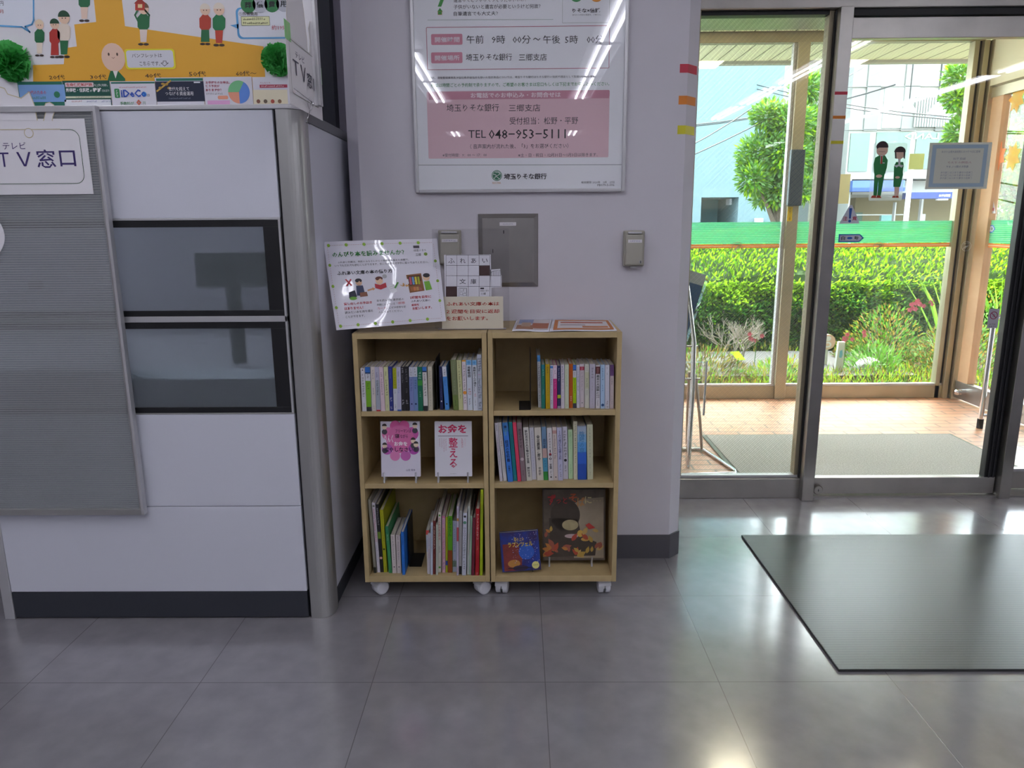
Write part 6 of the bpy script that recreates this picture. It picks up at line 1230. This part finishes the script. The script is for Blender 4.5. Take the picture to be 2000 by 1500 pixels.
b_ = at(1950, 640, 4.6); blades(b_[0], 4.6, 0, 12, .72, 'tall blade-leaved plant seen through the side glass door', '#a4dc50')
b_ = at(1737, 700, 3.9); blades(b_[0], 3.9, -.03, 9, .28, 'small star-shaped green plant right above the white stone', '#8cc84a')
b_ = at(1442, 705, 3.9); m = MB(); m.add([Vector((b_[0]-.07, 3.9, .19)), Vector((b_[0]-.01, 3.87, .20)), Vector((b_[0]+.05, 3.88, .13)), Vector((b_[0]-.0, 3.92, .12))], [(0, 1, 2, 3)], lm_new); m.tube([(b_[0], 3.95, -.03), (b_[0], 3.9, .14)], .004, lm_mid, 5); tag(m.build('broad_leaf'), 'single broad pale green leaf standing by the bare bush', 'plant')

# street tree
def crown(m, c, r, n_, mats, L_, rr, w_=.05):
    for i in range(n_):
        d = Vector((rr.gauss(0, 1), rr.gauss(0, 1), rr.gauss(0, 1))).normalized(); q = rr.random()**.4; p = Vector(c)+Vector((d.x*r[0], d.y*r[1], d.z*r[2]))*q
        leaf(m, p, (d+Vector((0, 0, .4))).normalized(), L_*rr.uniform(.6, 1.3), w_*rr.uniform(.6, 1.2), rr.choice(mats), rr, .7)
def tree(Y, base, trunk_r, blobs, n_, lab, mats, L_=.16, seed=1, name='street_tree'):
    rr = random.Random(seed); b0 = Vector((base, Y, -.05)); cs = [Vector(at(x, y, Y+rr.uniform(-.3, .3))) for x, y, _ in blobs]; cen = sum(cs, Vector())/len(cs)
    t = thing(name, lab, 'tree', (base, Y, 0)); m = MB(); fork = b0.lerp(Vector((cen.x, Y, cen.z)), .45); fork.x = b0.x+(cen.x-b0.x)*.3
    m.tube([b0, b0.lerp(fork, .5)+Vector((.03, 0, 0)), fork], [trunk_r, trunk_r*.85, trunk_r*.7], m_bark, 10)
    for c in cs: m.tube([fork, fork.lerp(c, .5)+Vector((0, 0, .08)), c], [trunk_r*.5, trunk_r*.3, trunk_r*.12], m_bark, 7)
    m.build('trunk', t); m = MB(); tot = sum(q[2]**2 for q in blobs)
    for (x, y, r), c in zip(blobs, cs): rw = r*(Y-CY)/FPX; crown(m, c, (rw, rw*.8, rw*.85), int(n_*r*r/tot), mats, L_, rr, L_*.42)
    m.build('foliage', t)
tree(9.5, pw(1528, 430, 9.5)[0], .085, [(1500, 225, 30), (1545, 240, 40), (1480, 300, 38), (1530, 300, 45), (1470, 350, 30), (1520, 365, 40), (1578, 170, 30), (1590, 240, 34), (1580, 310, 32), (1570, 370, 26), (1490, 385, 20), (1460, 322, 18)], 15000, 'leafy street tree seen behind the left wired window and porch post', [lm_tree, lm_tree, lm_mid, lm_new], .095, 4)
tree(9.0, pw(1905, 430, 9.0)[0], .09, [(1885, 150, 34), (1905, 210, 38), (1878, 260, 28), (1925, 290, 34), (1870, 190, 24), (1895, 330, 22), (1950, 160, 34), (1960, 240, 36), (1985, 330, 40), (1990, 200, 36)], 11000, 'leafy street tree seen around the porch corner posts', [lm_tree, lm_new, lm_mid], .10, 8)

tree(7.2, pw(2030, 430, 7.2)[0], .08, [(1940, 190, 30), (1965, 150, 34), (1990, 220, 40), (1950, 270, 34), (1985, 310, 44), (1945, 350, 30), (2000, 390, 40), (1960, 410, 26)], 12000, 'dense leafy tree beyond the side glass at the right edge', [lm_tree, lm_mid, lm_new, lm_yel], .075, 12)

# buildings across the road
def slab(mb, x0, y0, x1, y1, Y, d, mm): a, b_ = pw(x0, y1, Y), pw(x1, y0, Y); mb.box(a[0], b_[0], Y, Y+d, a[1], b_[1], mm); return mb
YB = 14.
t = thing('building', 'pale blue-green building with a dark garage opening behind the tree', 'building', (3.5, YB, 0)); m_teal = mat('render_teal', '#86a2a8', .8, noise=.05, nscale=2)
A0 = pw(1368, 433, YB); A1 = pw(1443, 385, YB); xl_, xr_ = -3., pw(1522, 300, YB)[0]
m = MB(); m.box(xl_, A0[0], YB, YB+6, -.1, 9, m_teal); m.box(A1[0], xr_, YB, YB+6, -.1, 9, m_teal); m.box(A0[0], A1[0], YB, YB+6, A1[1], 9, m_teal); m.box(A0[0], A1[0], YB+3, YB+6, -.1, A1[1], mat('garage_dark', '#51707c', .8)); m.build('wall', t)
a = pw(1418, 433, YB+2); m = MB(); m.box(A0[0], a[0], YB+1.6, YB+1.7, -.1, 1.9, mat('shutter_teal', '#6fa4b0', .6)); m.build('shutter', t)
m = MB(); slab(m, 1425, 388, 1436, 400, YB+.5, .3, m_white); m.tube([at(1430, 400, YB+.6), at(1430, 440, YB+.6)], .03, m_chrome, 8); m.build('ceiling_unit', t)
m = MB(); slab(m, 1475, 426, 1491, 436, YB-.1, .08, m_white); m.build('notice_board', t)
t = thing('building', 'beige low building behind the porch post between the tree and white facade', 'building', (6.2, 16, 0)); m_bg = mat('render_beige', '#cfc8b0', .8)
m = MB(); slab(m, 1524, 255, 1640, 470, 16, 5, m_bg); m.build('wall', t); m = MB(); slab(m, 1546, 396, 1580, 440, 15.9, .1, mat('window_dark', '#5a6a68', .3)); m.build('window', t)
m = MB(); slab(m, 1524, 352, 1640, 358, 15.7, .29, mat('eave_grey', '#8c9490', .6)); m.build('eave', t)
YR = 15.
t = thing('building', 'white glazed building with blue sign band across the road', 'building', (9.5, YR, 0)); m_wf = mat('facade_white', '#c9c8c2', .7); m_gl = mat('glass_green_reflection', '#5c8272', .15, spec=.8)  # green of the far window glass is reflected greenery put into the colour
m = MB(); slab(m, 1650, -60, 2150, 350, YR, 5, m_wf); slab(m, 1650, 350, 1664, 470, YR, 5, m_wf); slab(m, 1664, 380, 1900, 470, YR+2.6, 2, mat('shop_inside', '#a39672', .8)); slab(m, 1664, 350, 2150, 380, YR+.4, 4, m_wf); m.build('wall', t)
for x0, x1, y0, y1 in ((1656, 1700, 260, 335), (1706, 1780, 258, 335), (1784, 1855, 258, 330), (1722, 1775, 170, 250)):
    m = MB(); slab(m, x0, y0, x1, y1, YR-.03, .04, m_gl if y0 > 200 else mat('panel_pale', '#cfd8d2', .4)); m.build('window', t)
m = MB()
for x in (1714, 1790, 1860, 1935): slab(m, x-1.2, -60, x+1.2, 255, YR-.06, .07, mat('joint_grey', '#9a9c96', .6))
for y in (168, 252): slab(m, 1650, y-1, 2000, y+1, YR-.06, .07, MATS['joint_grey'])
m.build('facade_grid', t)
m = MB()
for i in range(14): slab(m, 1788+5.2*i, 190, 1790+5.2*i, 248, YR-.1, .1, mat('louvre_grey', '#9aa09a', .5, .3))
m.build('louvre', t)
m = MB(); slab(m, 1664, 352, 1768, 374, YR-.3, .35, mat('awning_blue', '#5c80c8', .5)); slab(m, 1664, 366, 1768, 374, YR-.31, .02, mat('awning_deep', '#2f58b8', .5)); m.build('awning', t)
m = MB(); slab(m, 1780, 375, 1872, 388, YR-.4, .4, mat('sign_navy', '#27418c', .5)); Fq = FY(YR-.4); a, b_ = pw(1833, 384.5, YR-.4), pw(1856, 379.5, YR-.4); m.text(Fq, 'みずほ銀行', a[0], a[1], b_[0], b_[1], '#ffffff', .02, .01); slab(m, 1832, 388, 1852, 391, YR-.4, .1, m_white); m.build('sign_band', t)
m = MB(); Fm = Fr((0, YR-.035, 0), (1, 0, 0), (0, 0, 1), (0, -1, 0)); a, b_ = pw(1766, 272, YR-.035), pw(1834, 260, YR-.035)
m.text(Fm, 'LAND', b_[0], a[1], a[0], b_[1], '#f2f6f4', .01, .01); m.build('reflected_lettering', t)  # mirrored letters drawn on the far window imitate a sign's reflection
for i, (x0, x1, y0) in enumerate(((1668, 1685, 415), (1720, 1746, 420), (1796, 1808, 418))): m = MB(); slab(m, x0, y0, x1, 440, YR+1., .1, ('#4a6a58', '#8fd0cc', '#d8dce0')[i] and ink(('#4a6a58', '#8fd0cc', '#d8dce0')[i])); m.build('shop_poster', t)
m = MB(); slab(m, 1798, 388, 1801, 450, YR+.3, .1, m_wf); slab(m, 1746, 395, 1749, 450, YR+.3, .1, m_wf); slab(m, 1664, 418, 1768, 421, YR+.5, .06, m_wf); m.build('shop_frame', t)
for x, s in ((1776, 13), (1832, 17)):
    c = pw(x, 200, YR-1.2); k = s*(YR-1.2-CY)/FPX; m = MB(); m.tube([(c[0], YR-1.2, c[1]), (c[0], YR-1.2, c[1]-.25*k), (c[0], YR-1.2, c[1]-1.15*k), (c[0], YR-1.2, c[1]-1.4*k)], [.1*k, .35*k, k, k], m_white, 18); m.tube([(c[0], YR-1.2, c[1]), (c[0], YR-1.2, c[1]+1.6)], .012, m_black, 5); m.tube([(c[0], YR-1.2, c[1]+1.6), (c[0], YR-.12, c[1]+1.6)], .02, m_steel, 6)
    tag(m.build('pendant_lamp'), '%s white conical lamp hanging before the white building' % ('smaller left' if x < 1800 else 'larger right'), 'lamp')
t = thing('street_sign_pole', 'white street pole with small vertical sign before the white building', 'sign pole', (7.4, 13, 0)); c = pw(1769, 432, 12.5)
m = MB(); m.tube([(c[0], 12.5, -.1), (c[0], 12.5, pw(1769, 335, 12.5)[1])], .045, m_white, 10); m.build('pole', t); m = MB(); slab(m, 1772, 327, 1785, 368, 12.45, .05, m_white); a, b_ = pw(1775, 363, 12.45), pw(1782, 332, 12.45); m.text(FY(12.45), '\n'.join('パーキング'), a[0], a[1], b_[0], b_[1], '#b0405a', .0, .01); m.build('sign_board', t)
# overhead cables
for i, (p, q) in enumerate((((1365, 172, 9), (1600, 150, 12)), ((1365, 175, 9), (1600, 152, 12)), ((1365, 200, 8), (1500, 125, 10)), ((1365, 222, 8), (1640, 100, 11)), ((1660, 148, 12), (1900, 165, 10)), ((1660, 155, 12), (1900, 170, 10)))):
    A_ = Vector(at(*p)); Z_ = Vector(at(*q)); d = (Z_-A_); A_ -= d*2; Z_ += d*2
    m = MB(); m.tube([A_.lerp(Z_, k/14)-Vector((0, 0, .5*math.sin(math.pi*k/14))) for k in range(15)], .008, m_black, 5); tag(m.build('overhead_cable'), 'thin dark overhead cable, %s' % ('highest pair on the left', 'lower of the highest pair on the left', 'steeper left cable', 'lowest left cable', 'upper right cable', 'lower right cable')[i], 'cable')
# orange leaf stickers on the side glass
for i, (x, y, c, lab) in enumerate(((1951, 196, '#e0703c', 'orange leaf sticker high on the side glass door'), (1986, 192, '#d89a2c', 'golden leaf sticker high on the side glass by the dark stile'), (1950, 305, '#e88c5c', 'faded orange leaf sticker lower on the side glass door'), (1978, 306, '#d8a840', 'golden leaf sticker lower on the side glass'))):
    s1 = px_(x, y, 2.859); m = MB(); pts = []
    for k in range(14): a = k*6.283/14; r = (.075 if k % 2 else .045); pts.append((-s1[0]+r*math.cos(a), s1[1]+r*1.2*math.sin(a)))
    m.poly(Fs2, pts, film('leaf_film%d' % i, c, .35), .0004); tag(m.build('leaf_sticker'), lab, 'sticker')
